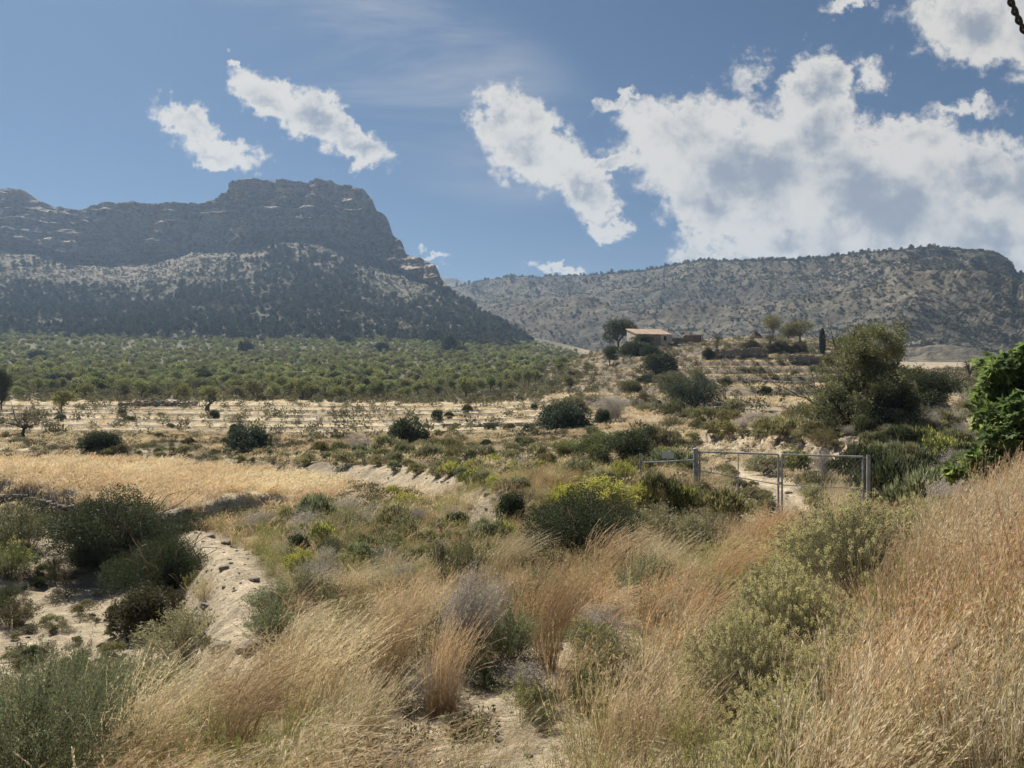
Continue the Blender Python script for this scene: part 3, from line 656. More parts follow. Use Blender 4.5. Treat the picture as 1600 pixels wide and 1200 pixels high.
def g_bush(seed, R=1.0, H=1.2, n=6000, L=.06, W=.04, nl=16, rl=.42, lo=.2, hi=.7, twigs=30, bare=.0):
    r = np.random.RandomState(seed); g = Geo()
    lumps_cloud(g, rand_lumps(r, nl, R, H, R * rl, 0.12 * H), n, L, W, r, lo, hi)
    P = []
    for i in range(twigs):
        a = r.rand() * 2 * pi; q = R * (.3 + .6 * r.rand()); e = np.array([q * cos(a), q * sin(a), H * (.45 + .5 * r.rand())])
        t = np.linspace(0, 1, 6)[:, None]; p = t * e + np.array([0, 0, .12 * H]) * np.sin(t * pi) + r.normal(size=(6, 3)) * .03 * R * t
        P.append(p)
    g.ribbons(np.array(P), np.linspace(.03, .008, 6)[None] * R, .08, 0, r)
    return g
def g_stems(seed, R=.6, H=.8, n=160, per=34, L=.03, W=.008, tip=.0, lo=.2, hi=.7, spread=.75, curl=.2, tl=.0, stemw=.006, droop=0., wind=0., leaf0=.25, tipn=8, tipL=.016):
    """shrub of many upright stems closely set with small leaves; tip = share of stems ending in flowers"""
    r = np.random.RandomState(seed); g = Geo(); k = 7; t = np.linspace(0, 1, k)[None, :, None]
    a = r.rand(n) * 2 * pi; q = r.rand(n) ** .6
    base = np.stack([np.cos(a) * q * R * .3, np.sin(a) * q * R * .3, 0 * a], -1)
    hh = H * (.62 + .42 * r.rand(n)) * (1 - .42 * q ** 2)
    tipp = np.stack([np.cos(a) * q * R * spread * 1.25, np.sin(a) * q * R * spread * 1.25, hh], -1) + r.normal(size=(n, 3)) * .06 * R
    tipp[:, 2] = np.maximum(tipp[:, 2], .15 * H)
    P = base[:, None] * (1 - t) + tipp[:, None] * t
    P[..., 2] += (np.sin(t[..., 0] * pi) * curl * hh[:, None] * q[:, None]); P[..., 0] += wind * H * t[..., 0] ** 2; P[..., 2] -= droop * H * t[..., 0] ** 3
    P += r.normal(size=P.shape) * .015 * R * t
    g.ribbons(P, stemw * (1.3 - t[..., 0]), .10, 0, r)
    # leaves along the stems
    N = n * per; si = np.repeat(np.arange(n), per); tt = leaf0 + (1 - leaf0) * r.rand(N) ** .8
    f = tt * (k - 1); i0 = np.clip(f.astype(int), 0, k - 2); w = (f - i0)[:, None]
    pos = P[si, i0] * (1 - w) + P[si, i0 + 1] * w; td = unit(P[si, i0 + 1] - P[si, i0])
    side = rdir(N, r); pos = pos + side * (L * .9) * (.3 + .9 * r.rand(N)[:, None]) * (1.2 - .6 * tt[:, None]) * 1.5
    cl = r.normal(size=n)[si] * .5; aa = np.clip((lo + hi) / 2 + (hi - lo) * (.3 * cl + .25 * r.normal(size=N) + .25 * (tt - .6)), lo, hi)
    g.leaves(pos, td * .8 + side * .6 + rdir(N, r) * .4, L * (.7 + .6 * r.rand(N)), W * (.8 + .5 * r.rand(N)), aa, 0, r)
    if tip > 0:
        fs = np.where(r.rand(n) < tip)[0]; N = len(fs) * tipn; si = np.repeat(fs, tipn)
        back = r.rand(N)[:, None] * .16; pos = P[si, -1] * (1 - back) + P[si, -3] * back + rdir(N, r) * tipL * 1.4
        g.leaves(pos, rdir(N, r) + [0, 0, .6], tipL * (.7 + .6 * r.rand(N)), tipL * .75, .88 + .12 * r.rand(N), 0, r)
    return g
def g_dead(seed, R=.6, H=.6, n=70, sub=7, wind=0., w=.006):
    r = np.random.RandomState(seed); g = Geo(); k = 6; t = np.linspace(0, 1, k)[None, :, None]
    a = r.rand(n) * 2 * pi; q = r.rand(n) ** .6; hh = H * (.5 + .5 * r.rand(n)) * (1 - .35 * q ** 2)
    tip = np.stack([np.cos(a) * q * R, np.sin(a) * q * R, hh], -1); base = tip * [.2, .2, 0]
    P = base[:, None] * (1 - t) + tip[:, None] * t; P[..., 2] += np.sin(t[..., 0] * pi) * .15 * H; P[..., 0] += wind * H * t[..., 0] ** 2
    P += r.normal(size=P.shape) * .03 * R * t
    g.ribbons(P, w * (1.4 - t[..., 0]), .3, 0, r)
    N = n * sub; si = np.repeat(np.arange(n), sub); i0 = 1 + r.randint(0, k - 2, N); s0 = P[si, i0]; d = unit(P[si, i0 + 1] - P[si, i0] + rdir(N, r) * .12)
    d = unit(d + rdir(N, r) * .75); Ls = R * (.18 + .25 * r.rand(N)); kk = 4; tt = np.linspace(0, 1, kk)[None, :, None]
    Q = s0[:, None] + d[:, None] * tt * Ls[:, None, None]; Q[..., 2] += tt[..., 0] ** 2 * Ls[:, None] * .3; Q += r.normal(size=Q.shape) * .015 * R * tt
    g.ribbons(Q, w * .7 * (1.2 - tt[..., 0]), .3 + .6 * r.rand(N)[:, None], 0, r)
    e = Q[:, -1]; e2 = np.repeat(e, 5, 0) + rdir(N * 5, r) * R * .06
    g.leaves(e2, rdir(N * 5, r) + [0, 0, .5], R * .06, R * .016, .4 + .6 * r.rand(N * 5), 0, r)
    return g
def g_grass(seed, n=46, H=1.0, R=.14, wind=.35, droop=.2, head=True, hw=.0065, heads=13, sw=.0036, spread=.3, blades=30, k=7, hs=.62, hl=.038):
    r = np.random.RandomState(seed); g = Geo(); t = np.linspace(0, 1, k)[None, :]
    a = r.rand(n) * 2 * pi; q = r.rand(n) ** .5 * R; b = np.stack([q * np.cos(a), q * np.sin(a), 0 * q - .03], -1)
    hh = H * (.62 + .45 * r.rand(n)); ln = spread * r.normal(size=(n, 2)) * .6 + b[:, :2] / R * spread * .45
    P = np.zeros((n, k, 3)); wd = wind * (.6 + .8 * r.rand(n))
    P[..., 0] = b[:, None, 0] + hh[:, None] * (ln[:, None, 0] * t + wd[:, None] * t ** 2.2)
    P[..., 1] = b[:, None, 1] + hh[:, None] * (ln[:, None, 1] * t - .25 * wd[:, None] * t ** 2.2)
    P[..., 2] = b[:, None, 2] + hh[:, None] * (t - droop * (.5 + r.rand(n))[:, None] * t ** 3.2)
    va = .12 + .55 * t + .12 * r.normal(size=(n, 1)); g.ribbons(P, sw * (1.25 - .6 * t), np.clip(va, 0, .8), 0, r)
    if head:
        N = n * heads; si = np.repeat(np.arange(n), heads); tt = hs + (1 - hs) * r.rand(N)
        f = tt * (k - 1); i0 = np.clip(f.astype(int), 0, k - 2); w = (f - i0)[:, None]; pos = P[si, i0] * (1 - w) + P[si, i0 + 1] * w
        d = unit(P[si, i0 + 1] - P[si, i0]); g.leaves(pos, d + rdir(N, r) * .38, hl * (.6 + .8 * r.rand(N)), hw * (.7 + .6 * r.rand(N)), .5 + .5 * r.rand(N), 0, r)
    if blades:
        m = blades; a = r.rand(m) * 2 * pi; q = r.rand(m) ** .5 * R; b = np.stack([q * np.cos(a), q * np.sin(a), 0 * q - .03], -1)
        hb = H * (.25 + .4 * r.rand(m)); ln = r.normal(size=(m, 2)) * .4; Q = np.zeros((m, 5, 3)); u = np.linspace(0, 1, 5)[None]
        Q[..., 0] = b[:, None, 0] + hb[:, None] * (ln[:, None, 0] * u + .3 * wind * u ** 2); Q[..., 1] = b[:, None, 1] + hb[:, None] * ln[:, None, 1] * u
        Q[..., 2] = b[:, None, 2] + hb[:, None] * (u - .45 * u ** 2.5); g.ribbons(Q, sw * 1.7 * (1.1 - u), np.clip(.05 + .5 * r.rand(m)[:, None] + .2 * u, 0, 1), 0, r)
    return g
def g_tree(seed, H=3.0, R=1.6, n=2500, L=.14, W=.09, trunk=.09, limbs=6, z0=.38, nl=12, rl=.42, flat=.75, lean=0., bush=False, hi=.7):
    """returns (wood geo, crown geo)"""
    r = np.random.RandomState(seed); gw, gc = Geo(), Geo(); fork = H * z0 * .75
    tp = np.array([[0, 0, -.15], [lean * .3 + .02 * H * r.normal(), .02 * H * r.normal(), fork * .5], [lean * .7, 0, fork]]); gw.tube(tp, [trunk * 1.25, trunk, trunk * .85], .05)
    lum = rand_lumps(r, nl, R, H, R * rl, H * z0, flat)
    for i in range(limbs):
        l = lum[i % len(lum)]; e = np.array([l[0], l[1], l[2]]); s = tp[2]; mid = (s + e) / 2 + r.normal(size=3) * .08 * R + [0, 0, .05 * H]
        tt = np.linspace(0, 1, 6)[:, None]; p = (1 - tt) ** 2 * s + 2 * tt * (1 - tt) * mid + tt ** 2 * e
        gw.tube(p, np.linspace(trunk * .6, trunk * .12, 6), .05, sides=5)
        for _ in range(3):
            s2 = p[2 + r.randint(3)]; e2 = e + r.normal(size=3) * R * .3; t2 = np.linspace(0, 1, 4)[:, None]
            gw.tube(s2 * (1 - t2) + e2 * t2 + [0, 0, .03 * H] * np.sin(t2 * pi), np.linspace(trunk * .25, trunk * .06, 4), .05, sides=4)
    lumps_cloud(gc, lum, n, L, W, r, .2, hi)
    return gw, gc

def site(px, py, ymin=1.5):
    x, y, z = ground(px, py, ymin)
    if px > 850 and py > 520 and y > 232: y = 212.0; x = (px - 800) / F * y; z = float(hgt(x, y))     # the hilltop, not the valley beyond
    return x, y, z
PLACED = []
def place(o, px, py, s=1.0, rz=None, sink=.04, ymin=1.5):
    x, y, z = site(px, py, ymin); o.location = (x, y, z - sink)
    if not hasattr(s, '__len__'): s = (s, s, s)
    o.scale = s; o.rotation_euler = (0, 0, rng.rand() * 6.28 if rz is None else rz); return o
def mpp(px, py): return site(px, py)[1] / F       # metres per picture pixel there

def copy_thing(o, kids=True):
    c = o.copy(); SC.collection.objects.link(c)
    if kids:
        for ch in o.children:
            d = ch.copy(); SC.collection.objects.link(d); d.parent = c; d.matrix_parent_inverse = ch.matrix_parent_inverse
    return c
_used = {}
def put_single(name, key, mesh, px, py, w, h, base_w, base_h, label, cat, group=None, rz=None, sink=.04):
    """one-mesh plant sized to w x h pixels of the picture where it stands"""
    k = mpp(px, py); s = w * k / base_w; t = h * k / base_h; PLACED.append(((px - 800) * k, k * F, w * k / 2))
    o = bpy.data.objects.new(name, mesh); SC.collection.objects.link(o)
    place(o, px, py, (s, s, t), rz, sink * t)
    o['label'] = label; o['category'] = cat
    if group: o['group'] = group
    return o
def put_tree(name, wood, crown, px, py, w, h, base_w, base_h, label, cat='tree', group=None, rz=None, crown_name='crown'):
    k = mpp(px, py); s = w * k / base_w; t = h * k / base_h
    o = bpy.data.objects.new(name, None); SC.collection.objects.link(o); o.empty_display_size = .2
    place(o, px, py, (s, s, t), rz)
    for nm, me in (('trunk', wood), (crown_name, crown)):
        if me is not None: c = bpy.data.objects.new(nm, me); SC.collection.objects.link(c); c.parent = o
    o['label'] = label; o['category'] = cat
    if group: o['group'] = group
    return o

# ---------------------------------------------------------------- stuff: nobody could count it, instanced on points inside one object
def stuff(name, protos, mat, pts, rot, scl, pid, cat_label=None):
    """protos: list of Geo; pts (n,3); rot (n,3) euler; scl (n,) or (n,3); pid (n,) prototype number"""
    vs, qs, as_, off, ids = [], [], [], 0, []
    for k, g in enumerate(protos):
        v, q, a, m = g.arrays(); vs.append(v); qs.append(q + off); as_.append(a); ids.append(np.full(len(v), k + 1)); off += len(v)
    n = len(pts); scl = np.asarray(scl, float); scl = np.repeat(scl[:, None], 3, 1) if scl.ndim == 1 else scl
    V = np.concatenate(vs + [pts]); Q = np.concatenate(qs); ids = np.concatenate(ids + [np.zeros(n)]).astype(np.int32)
    A = np.concatenate(as_ + [np.zeros(n)]).astype(np.float32)
    z = np.zeros((off, 3)); R3 = np.concatenate([z, rot]).astype(np.float32); S3 = np.concatenate([z, scl]).astype(np.float32)
    K = np.concatenate([np.zeros(off), pid]).astype(np.int32)
    me = mesh_np(name, V, Q, [mat], attrs={'v': ('FLOAT', A), 'part_id': ('INT', ids), 'rot': ('FLOAT_VECTOR', R3), 'scl': ('FLOAT_VECTOR', S3), 'kind_id': ('INT', K)})
    o = link(name, me, kind='stuff')
    ng = bpy.data.node_groups.new(name, 'GeometryNodeTree')
    ng.interface.new_socket('Geometry', in_out='INPUT', socket_type='NodeSocketGeometry'); ng.interface.new_socket('Geometry', in_out='OUTPUT', socket_type='NodeSocketGeometry')
    N, L = ng.nodes, ng.links
    gi, go = N.new('NodeGroupInput'), N.new('NodeGroupOutput')
    def attr(nm, typ): a = N.new('GeometryNodeInputNamedAttribute'); a.data_type = typ; a.inputs[0].default_value = nm; return a.outputs[0]
    pidn = attr('part_id', 'INT')
    def sep(k):
        c = N.new('FunctionNodeCompare'); c.data_type = 'INT'; c.operation = 'EQUAL'; L.new(pidn, c.inputs[2]); c.inputs[3].default_value = k
        s = N.new('GeometryNodeSeparateGeometry'); s.domain = 'POINT'; L.new(gi.outputs[0], s.inputs[0]); L.new(c.outputs[0], s.inputs[1]); return s.outputs[0]
    join = N.new('GeometryNodeJoinGeometry')
    for k in range(len(protos)):
        g2i = N.new('GeometryNodeGeometryToInstance'); L.new(sep(k + 1), g2i.inputs[0]); L.new(g2i.outputs[0], join.inputs[0])
    iop = N.new('GeometryNodeInstanceOnPoints'); L.new(sep(0), iop.inputs['Points']); L.new(join.outputs[0], iop.inputs['Instance'])
    iop.inputs['Pick Instance'].default_value = True; L.new(attr('kind_id', 'INT'), iop.inputs['Instance Index'])
    e2r = N.new('FunctionNodeEulerToRotation'); L.new(attr('rot', 'FLOAT_VECTOR'), e2r.inputs[0]); L.new(e2r.outputs[0], iop.inputs['Rotation'])
    L.new(attr('scl', 'FLOAT_VECTOR'), iop.inputs['Scale']); L.new(iop.outputs[0], go.inputs[0])
    md = o.modifiers.new("scatter", 'NODES'); md.node_group = ng
    return o
# ================================================================ built things
def rot_z(a): return np.array([[cos(a), -sin(a), 0], [sin(a), cos(a), 0], [0, 0, 1.]])
M_STEEL = simple_mat("galvanised_steel", (.42, .46, .50), .5, .25, .35, 7, (.27, .26, .26))
M_PLATE = simple_mat("sign_plate", (.62, .66, .70), .4, .3, .15, 6)
M_WALL = simple_mat("house_plaster", (.60, .54, .43), .9, var=.3, scale=1.4, bump=.02)
M_WALLD = simple_mat("house_brown_and_shade", (.30, .235, .18), .95, var=.35, scale=2.5, bump=.05)  # brown of the annex; also paints shade on the house front's left part
M_TILE = simple_mat("roof_tiles", (.40, .25, .17), .85, scale=1.3, color2=(.55, .44, .32), bump=.04)
M_DARK = simple_mat("dark_opening", (.02, .018, .016), .8)
M_STONE = simple_mat("dry_stone", (.36, .315, .25), .95, scale=3, color2=(.20, .175, .14), bump=.05)
M_CABLE = simple_mat("cable_rubber", (.02, .022, .028), .5)

# ---- gate
def P3(px, py, Y): return np.array([(px - 800) / F * Y, Y, CZ - (py - 600) / F * Y])
gx, gy, gz = ground(1218, 808)
GY0, GY1, GY2 = gy * 1.045, gy, gy * .955
def foot(px, Y): x = (px - 800) / F * Y; return np.array([x, Y, float(hgt(x, Y))])
pA, pC, pE, pL = foot(1087, GY0), foot(1219, GY1), foot(1355, GY2), foot(1001, GY0 * 1.01)
zA, zC, zE = P3(1087, 704, GY0)[2], P3(1219, 710, GY1)[2], P3(1355, 714, GY2)[2]
def pipe(name, pts, rad, mat, parent, sides=10, label=None):
    g = Geo(); g.tube([np.asarray(p) for p in pts], rad, .5, 0, sides); o = link(name, g.mesh(name, [mat], True), parent)
    if label: o['label'] = label
    return o
def root(name, loc, **k): o = link(name, None, None, loc, **k); o.empty_display_size = .3; return o
def local(p, o): return np.asarray(p) - np.array(o.location)
gate = root("farm_gate", tuple(pC), label="double leaf galvanised tube gate closed across the stony farm track", category="gate")
dn = np.array([0, 0, .07])
def leaf(a0, a1, b0, b1):
    """a0,b0 feet; a1,b1 heights of the top rail"""
    A0, B0 = np.array([a0[0], a0[1], max(a0[2] + .05, a1 - 1.85)]), np.array([b0[0], b0[1], max(b0[2] + .05, b1 - 1.85)])
    A1, B1 = np.array([a0[0], a0[1], a1]), np.array([b0[0], b0[1], b1])
    lf = root("gate_leaf", (0, 0, 0)); lf.parent = gate
    def q(u, v): lo = A0 * (1 - u) + B0 * u; hi = A1 * (1 - u) + B1 * u; return local(lo * (1 - v) + hi * v, gate)
    pipe("top_rail", [q(0, 1), q(1, 1)], .026, M_STEEL, lf); pipe("bottom_rail", [q(0, .0), q(1, .0)], .024, M_STEEL, lf)
    pipe("middle_rail", [q(0, .5), q(1, .5)], .014, M_STEEL, lf); pipe("upright", [q(.5, 0), q(.5, 1)], .014, M_STEEL, lf)
    pipe("hinge_stile", [q(.0, 0), q(.0, 1)], .026, M_STEEL, lf); pipe("closing_stile", [q(1, 0), q(1, 1)], .028, M_STEEL, lf)
    g = Geo(); n = 18
    for k in range(-n, n):       # chain link: two sets of slanting wires
        for sgn in (1, -1):
            u0, u1 = k / n, k / n + .72
            c0, c1 = max(u0, 0), min(u1, 1)
            if c1 <= c0: continue
            v0, v1 = (c0 - u0) / .72, (c1 - u0) / .72
            if sgn < 0: c0, c1 = 1 - c0, 1 - c1
            g.tube([q(c0, v0), q(c1, v1)], .0007, .5, 0, 3)
    link("wire_mesh", g.mesh("wire_mesh", [M_STEEL]), lf)
e = (pC - pA) / np.linalg.norm(pC - pA)
leaf(pA + e * .12, zA - .03, pC - e * .05, zC); e2 = (pE - pC) / np.linalg.norm(pE - pC); leaf(pC + e2 * .05, zC, pE - e2 * .10, zE)
pst = pipe("gate_post", [(0, 0, -.3), (0, 0, zA - pA[2] + .06)], .072, M_STEEL, None, 14); pst.location = tuple(pA); pst['label'] = "thick round steel post at the left end of the gate"; pst['category'] = "post"
g = Geo(); g.tube([(0, 0, 0), (0, 0, .02)], [.078, .03], .5, 0, 14); c_ = link("post_cap", g.mesh("post_cap", [M_STEEL]), pst, (0, 0, zA - pA[2] + .06))
pst = pipe("gate_post", [(0, 0, -.3), (0, 0, zE - pE[2] + .05)], .05, M_STEEL, None, 12); pst.location = tuple(pE + [.08, .1, 0]); pst['label'] = "slimmer steel post half hidden by shrubs at the right end of the gate"; pst['category'] = "post"
lat = Geo(); lat.box((0, 0, 0), (.05, .03, .035)); lk = link("latch", lat.mesh("latch", [M_STEEL]), gate, tuple(local(np.array([pC[0], pC[1] - .03, pC[2] + .95]), gate)))
# side panel left of the gate with the plate
pan = root("fence_panel", tuple(pL), label="open steel side frame with thin end post left of the gate", category="fence")
zL = P3(1001, 708, pL[1])[2]; zr0, zr1 = P3(1003, 723, pL[1])[2], P3(1082, 719, GY0)[2]
pipe("end_post", [(0, 0, -.2), (0, 0, zL - pL[2])], .032, M_STEEL, pan); pipe("rail", [local((pL[0], pL[1], zr0), pan), local((pA[0] - .05, pA[1], zr1), pan)], .022, M_STEEL, pan)
ps = P3(1043.5, 711, GY0); g = Geo(); g.box((0, 0, 0), (.165, .004, .10)); g.box((0, .012, -.16), (.008, .006, .10))
o = link("sign", g.mesh("sign", [M_PLATE]), None, tuple(ps)); o.rotation_euler = (0, .03, -.03); o['label'] = "small blank pale grey metal plate above the rail left of the gate"; o['category'] = "sign"
for bx in (-.14, .14): b1_ = Geo(); b1_.tube([(bx, -.008, .08), (bx, .0, .08)], [.012, .012], .5, 0, 8); link("rivet", b1_.mesh("rivet", [M_STEEL]), o)

# ---- farmhouse
hx, hy, hz = site(1014, 541); hz = float(hgt(hx, hy)); u = hy / F
house = root("farmhouse", (hx, hy, hz), label="old farmhouse with cream plaster wall and tiled roof on the hilltop", category="house"); 
Wd, Dp, Hf, Hb = 58 * u, 38 * u, 2.6, 4.25
rz = radians(16); house.rotation_euler = (0, 0, rz)
def hollow_wall(name, x0, x1, y, z0, z1, holes, mat, parent, th=.35):
    """wall in the x-z plane with rectangular openings"""
    g = Geo(); xs = sorted({x0, x1, *[h[0] for h in holes], *[h[1] for h in holes]}); zs = sorted({z0, z1, *[h[2] for h in holes], *[h[3] for h in holes]})
    for i in range(len(xs) - 1):
        for j in range(len(zs) - 1):
            cx, cz = (xs[i] + xs[i+1]) / 2, (zs[j] + zs[j+1]) / 2
            if any(h[0] < cx < h[1] and h[2] < cz < h[3] for h in holes): continue
            g.box((cx, y, cz), ((xs[i+1] - xs[i]) / 2, th / 2, (zs[j+1] - zs[j]) / 2))
    return link(name, g.mesh(name, [mat]), parent)
w2 = Wd / 2; sp = w2 * .36
hollow_wall("wall", -w2, sp, -Dp / 2, -.6, Hf, [(-w2 + 1.0, -w2 + 1.8, 1.1, 2.0), (-1.2, -.3, 0, 2.0)], M_WALLD, house)['label'] = "brown left front wall, darkened as if in shade"  # shade on this part painted as a darker, browner wall colour
hollow_wall("wall", sp, w2, -Dp / 2 - .004, -.6, Hf, [(sp + .7, sp + 1.5, 1.25, 2.35), (w2 - 1.0, w2 - .3, -.1, .7)], M_WALL, house)['label'] = "cream plastered front wall"
def prism(name, pts, x0, x1, mat, parent, lab=None):
    g = Geo(); n = len(pts); v = [(x, y, z) for x in (x0, x1) for y, z in pts]
    q = [(i, (i+1) % n, n + (i+1) % n, n + i) for i in range(n)] + [tuple(range(n)), tuple(range(2*n-1, n-1, -1))]
    assert n == 4; g.add(v, q, .5); o = link(name, g.mesh(name, [mat]), parent)
    if lab: o['label'] = lab
    return o
for x0, x1 in ((w2 - .35, w2), (-w2, -w2 + .35)): prism("gable_wall", [(-Dp/2 + .18, -.6), (Dp/2, -.6), (Dp/2, Hb - .1), (-Dp/2 + .18, Hf)], x0, x1, M_WALL, house)
g = Geo(); g.box((0, Dp/2 - .17, (Hb - .6)/2 - .3), (w2 - .36, .17, (Hb + .5)/2)); link("rear_wall", g.mesh("rear_wall", [M_WALL]), house)
# roof with rows of round tiles
g = Geo(); nt = 46; sl = np.array([0, Dp + .7, Hb - Hf]); 
g.add([(-w2-.2, -Dp/2-.35, Hf-.02), (w2+.2, -Dp/2-.35, Hf-.02), (w2+.2, Dp/2+.35, Hb), (-w2-.2, Dp/2+.35, Hb), (-w2-.2, -Dp/2-.35, Hf+.08), (w2+.2, -Dp/2-.35, Hf+.08), (w2+.2, Dp/2+.35, Hb+.1), (-w2-.2, Dp/2+.35, Hb+.1)],
      [(0, 3, 2, 1), (4, 5, 6, 7), (0, 1, 5, 4), (1, 2, 6, 5), (2, 3, 7, 6), (3, 0, 4, 7)], .5)
rr = np.random.RandomState(5)
for i in range(nt):
    x = -w2 - .15 + (Wd + .3) * (i + .5) / nt
    for k in range(9):
        t0, t1 = k / 9 - .01, (k + 1) / 9; a = np.array([x, -Dp/2-.35, Hf+.09]); g.tube([a + sl * t0 + [rr.normal()*.02, 0, .03 + .02*rr.rand()], a + sl * t1 + [0, 0, .02]], [.10, .085], .5, 0, 6)
link("roof", g.mesh("roof", [M_TILE]), house)
for (x0, x1, z0, z1, y) in ((-w2 + 1.0, -w2 + 1.8, 1.1, 2.0, 0), (sp + .7, sp + 1.5, 1.25, 2.35, 0), (w2 - 1.0, w2 - .3, -.1, .7, 0)):
    wn = Geo(); cx, cz = (x0+x1)/2, (z0+z1)/2; hw, hh = (x1-x0)/2, (z1-z0)/2; yy = -Dp/2 - .02
    for c, h in (((cx, yy, z0 + .03), (hw, .05, .03)), ((cx, yy, z1 - .03), (hw, .05, .03)), ((x0 + .03, yy, cz), (.03, .048, hh - .06)), ((x1 - .03, yy, cz), (.03, .048, hh - .06))): wn.box(c, h)
    wo = link("window", wn.mesh("window", [simple_mat("window_frame", (.20, .14, .09))]), house); pn = Geo(); pn.box((cx, yy + .06, cz), (hw - .06, .006, hh - .06)); link("pane", pn.mesh("pane", [M_DARK]), wo)
dg = Geo(); dg.box((-.75, -Dp/2 + .02, 1.0), (.45, .04, 1.0)); do = link("door", dg.mesh("door", [simple_mat("door_wood", (.10, .065, .04), .8)]), house)
# yard annex: low block wall rooms right of the house
ax, ay, az = site(1061, 541); az = float(hgt(ax, hy)); 
an = root("annex", ((1061 - 800) / F * hy, hy - .6, hz), label="low flat roofed brown brick annex against the right side of the farmhouse", category="outbuilding")
hollow_wall("front_wall", -2.9, 2.9, 0, -.7, 1.75, [(-1.9, -1.3, .3, 1.1)], M_WALLD, an)
g = Geo(); g.box((2.75, 2.2, .5), (.16, 2.0, 1.2)); link("side_wall", g.mesh("side_wall", [M_WALLD]), an)
g = Geo(); g.box((0, 2.0, 1.84), (3.1, 2.4, .09)); link("flat_roof", g.mesh("flat_roof", [M_STONE]), an)
# open shelter further right
shx = (1082 - 800) / F * (hy + 6); shz = float(hgt(shx, hy + 6)) 
sh = root("open_shelter", (shx, hy + 5, max(shz, hz) + .3), label="small open shelter with a thin flat roof right of the annex", category="shelter")
g = Geo(); g.box((0, 0, 2.0), (2.4, 1.3, .07)); link("flat_roof", g.mesh("flat_roof", [M_TILE]), sh)
for sx in (-2.1, 2.1):
    for sy in (-1, 1): pipe("post", [(sx, sy, -1.5), (sx, sy, 1.95)], .07, M_BARK, sh)
g = Geo(); g.box((0, 1.2, .6), (2.3, .1, 1.3)); link("rear_wall", g.mesh("rear_wall", [M_WALLD]), sh)
# collapsed hut
rx, ry, rzz = site(1180, 530); hut = root("hut_ruin", (rx, ry, float(hgt(rx, ry))), label="brown conical ruined hut on the hilltop right of the farmhouse", category="ruin")
g = Geo(); aa = np.linspace(0, 2*pi, 15)[:-1]; R0 = 11 * ry / F; ring = []
for zz, rr_ in ((-.3, R0 * .95), (.7, R0), (1.0, R0 * .8), (1.9, R0 * .34), (2.25, .12)): ring.append(np.stack([np.cos(aa) * rr_ * (1 + .12 * np.sin(aa * 3 + zz)), np.sin(aa) * rr_ * .8, zz + .12 * np.cos(aa * 5 + zz * 2)], -1))
V_ = np.concatenate(ring); n_ = len(aa); Q_ = [(k*n_+i, k*n_+(i+1) % n_, (k+1)*n_+(i+1) % n_, (k+1)*n_+i) for k in range(4) for i in range(n_)]
lo_ = [q for q in Q_ if q[0] < n_]; hi_ = [q for q in Q_ if q[0] >= n_]
g1 = Geo(); g1.add(V_, lo_, .5); link("wall_ring", g1.mesh("wall_ring", [M_STONE]), hut); g2 = Geo(); g2.add(V_, hi_, .5); link("roof", g2.mesh("roof", [simple_mat("earth_thatch", (.14, .09, .06), .95, var=.4, scale=3, bump=.08)]), hut)

# ---- stones and dry-stone walls
def rock_geo(seed, flat=.7):
    r = np.random.RandomState(seed); n = 4; L = np.linspace(-1, 1, n + 1); v, q = [], []
    for ax_ in range(3):
        for s in (-1, 1):
            A, B = np.meshgrid(L, L); P = np.zeros((n+1, n+1, 3)); P[..., ax_] = s; P[..., (ax_+1) % 3] = A; P[..., (ax_+2) % 3] = B * s
            o = sum(len(x) for x in v); v.append(P.reshape(-1, 3)); q.append(grid_quads(n + 1, n + 1) + o)
    v = np.concatenate(v); v = v / np.linalg.norm(v, axis=1, keepdims=True) ** .7
    v = v * (1 + .35 * fbm(v[:, 0] * .9 + seed * 3.3, v[:, 1] * .9, v[:, 2] * .9, 3))[:, None]; v[:, 2] *= flat; v[:, 0] *= 1.15
    g = Geo(); g.add(v * .5, np.concatenate(q), .5); return g
ROCKS = [rock_geo(s) for s in (1, 2, 3)]
def stone_wall(label, pts, h, st=.32, name="stone_wall"):
    """courses of fitted stones along a line of picture ground points; one wall, one mesh"""
    P = poly_world(pts, 16); seg = np.linalg.norm(np.diff(P, axis=0), axis=1); cum = np.concatenate([[0], np.cumsum(seg)]); Ln = cum[-1]
    g = Geo(); r = np.random.RandomState(int(abs(pts[0][0] * 7 + pts[0][1]))); nc = max(1, int(round(h / (st * .6)))); x0, y0 = P[0]; z0 = float(hgt(x0, y0))
    arrs = [x.arrays() for x in ROCKS]; st = max(st, Ln / 160)
    for c in range(nc):
        s = r.rand() * st
        while s < Ln:
            if not (c >= nc - 1 and r.rand() < .25):
                x, y = np.interp(s, cum, P[:, 0]), np.interp(s, cum, P[:, 1]); v, q, a, m = arrs[r.randint(3)]
                sc = np.array([st * 1.15, st * .9, h / nc * 1.5]) * (.8 + .4 * r.rand(3)); t = rot_z(r.normal() * .5)
                g.add((v * sc) @ t.T + [x - x0, y - y0, float(hgt(x, y)) - z0 + h * (c + .4) / nc - .05 + r.normal() * .03], q, .5)
            s += st * (.8 + .4 * r.rand())
    o = link(name, g.mesh(name, [M_STONE]), None, (x0, y0, z0)); o['label'] = label; o['category'] = "dry stone wall"; o['kind'] = 'thing'; return o
stone_wall("long dry stone retaining wall below the hilltop right of the farmhouse", [(1112, 559), (1150, 557), (1200, 558)], 1.7, .45)
stone_wall("short dry stone retaining wall left of the cypress", [(1232, 566), (1262, 566), (1284, 568)], 1.4, .42)
stone_wall("dark low stone edge between golden field and wash at the left", [(-20, 782), (40, 787), (100, 803), (120, 808)], .42, .20)
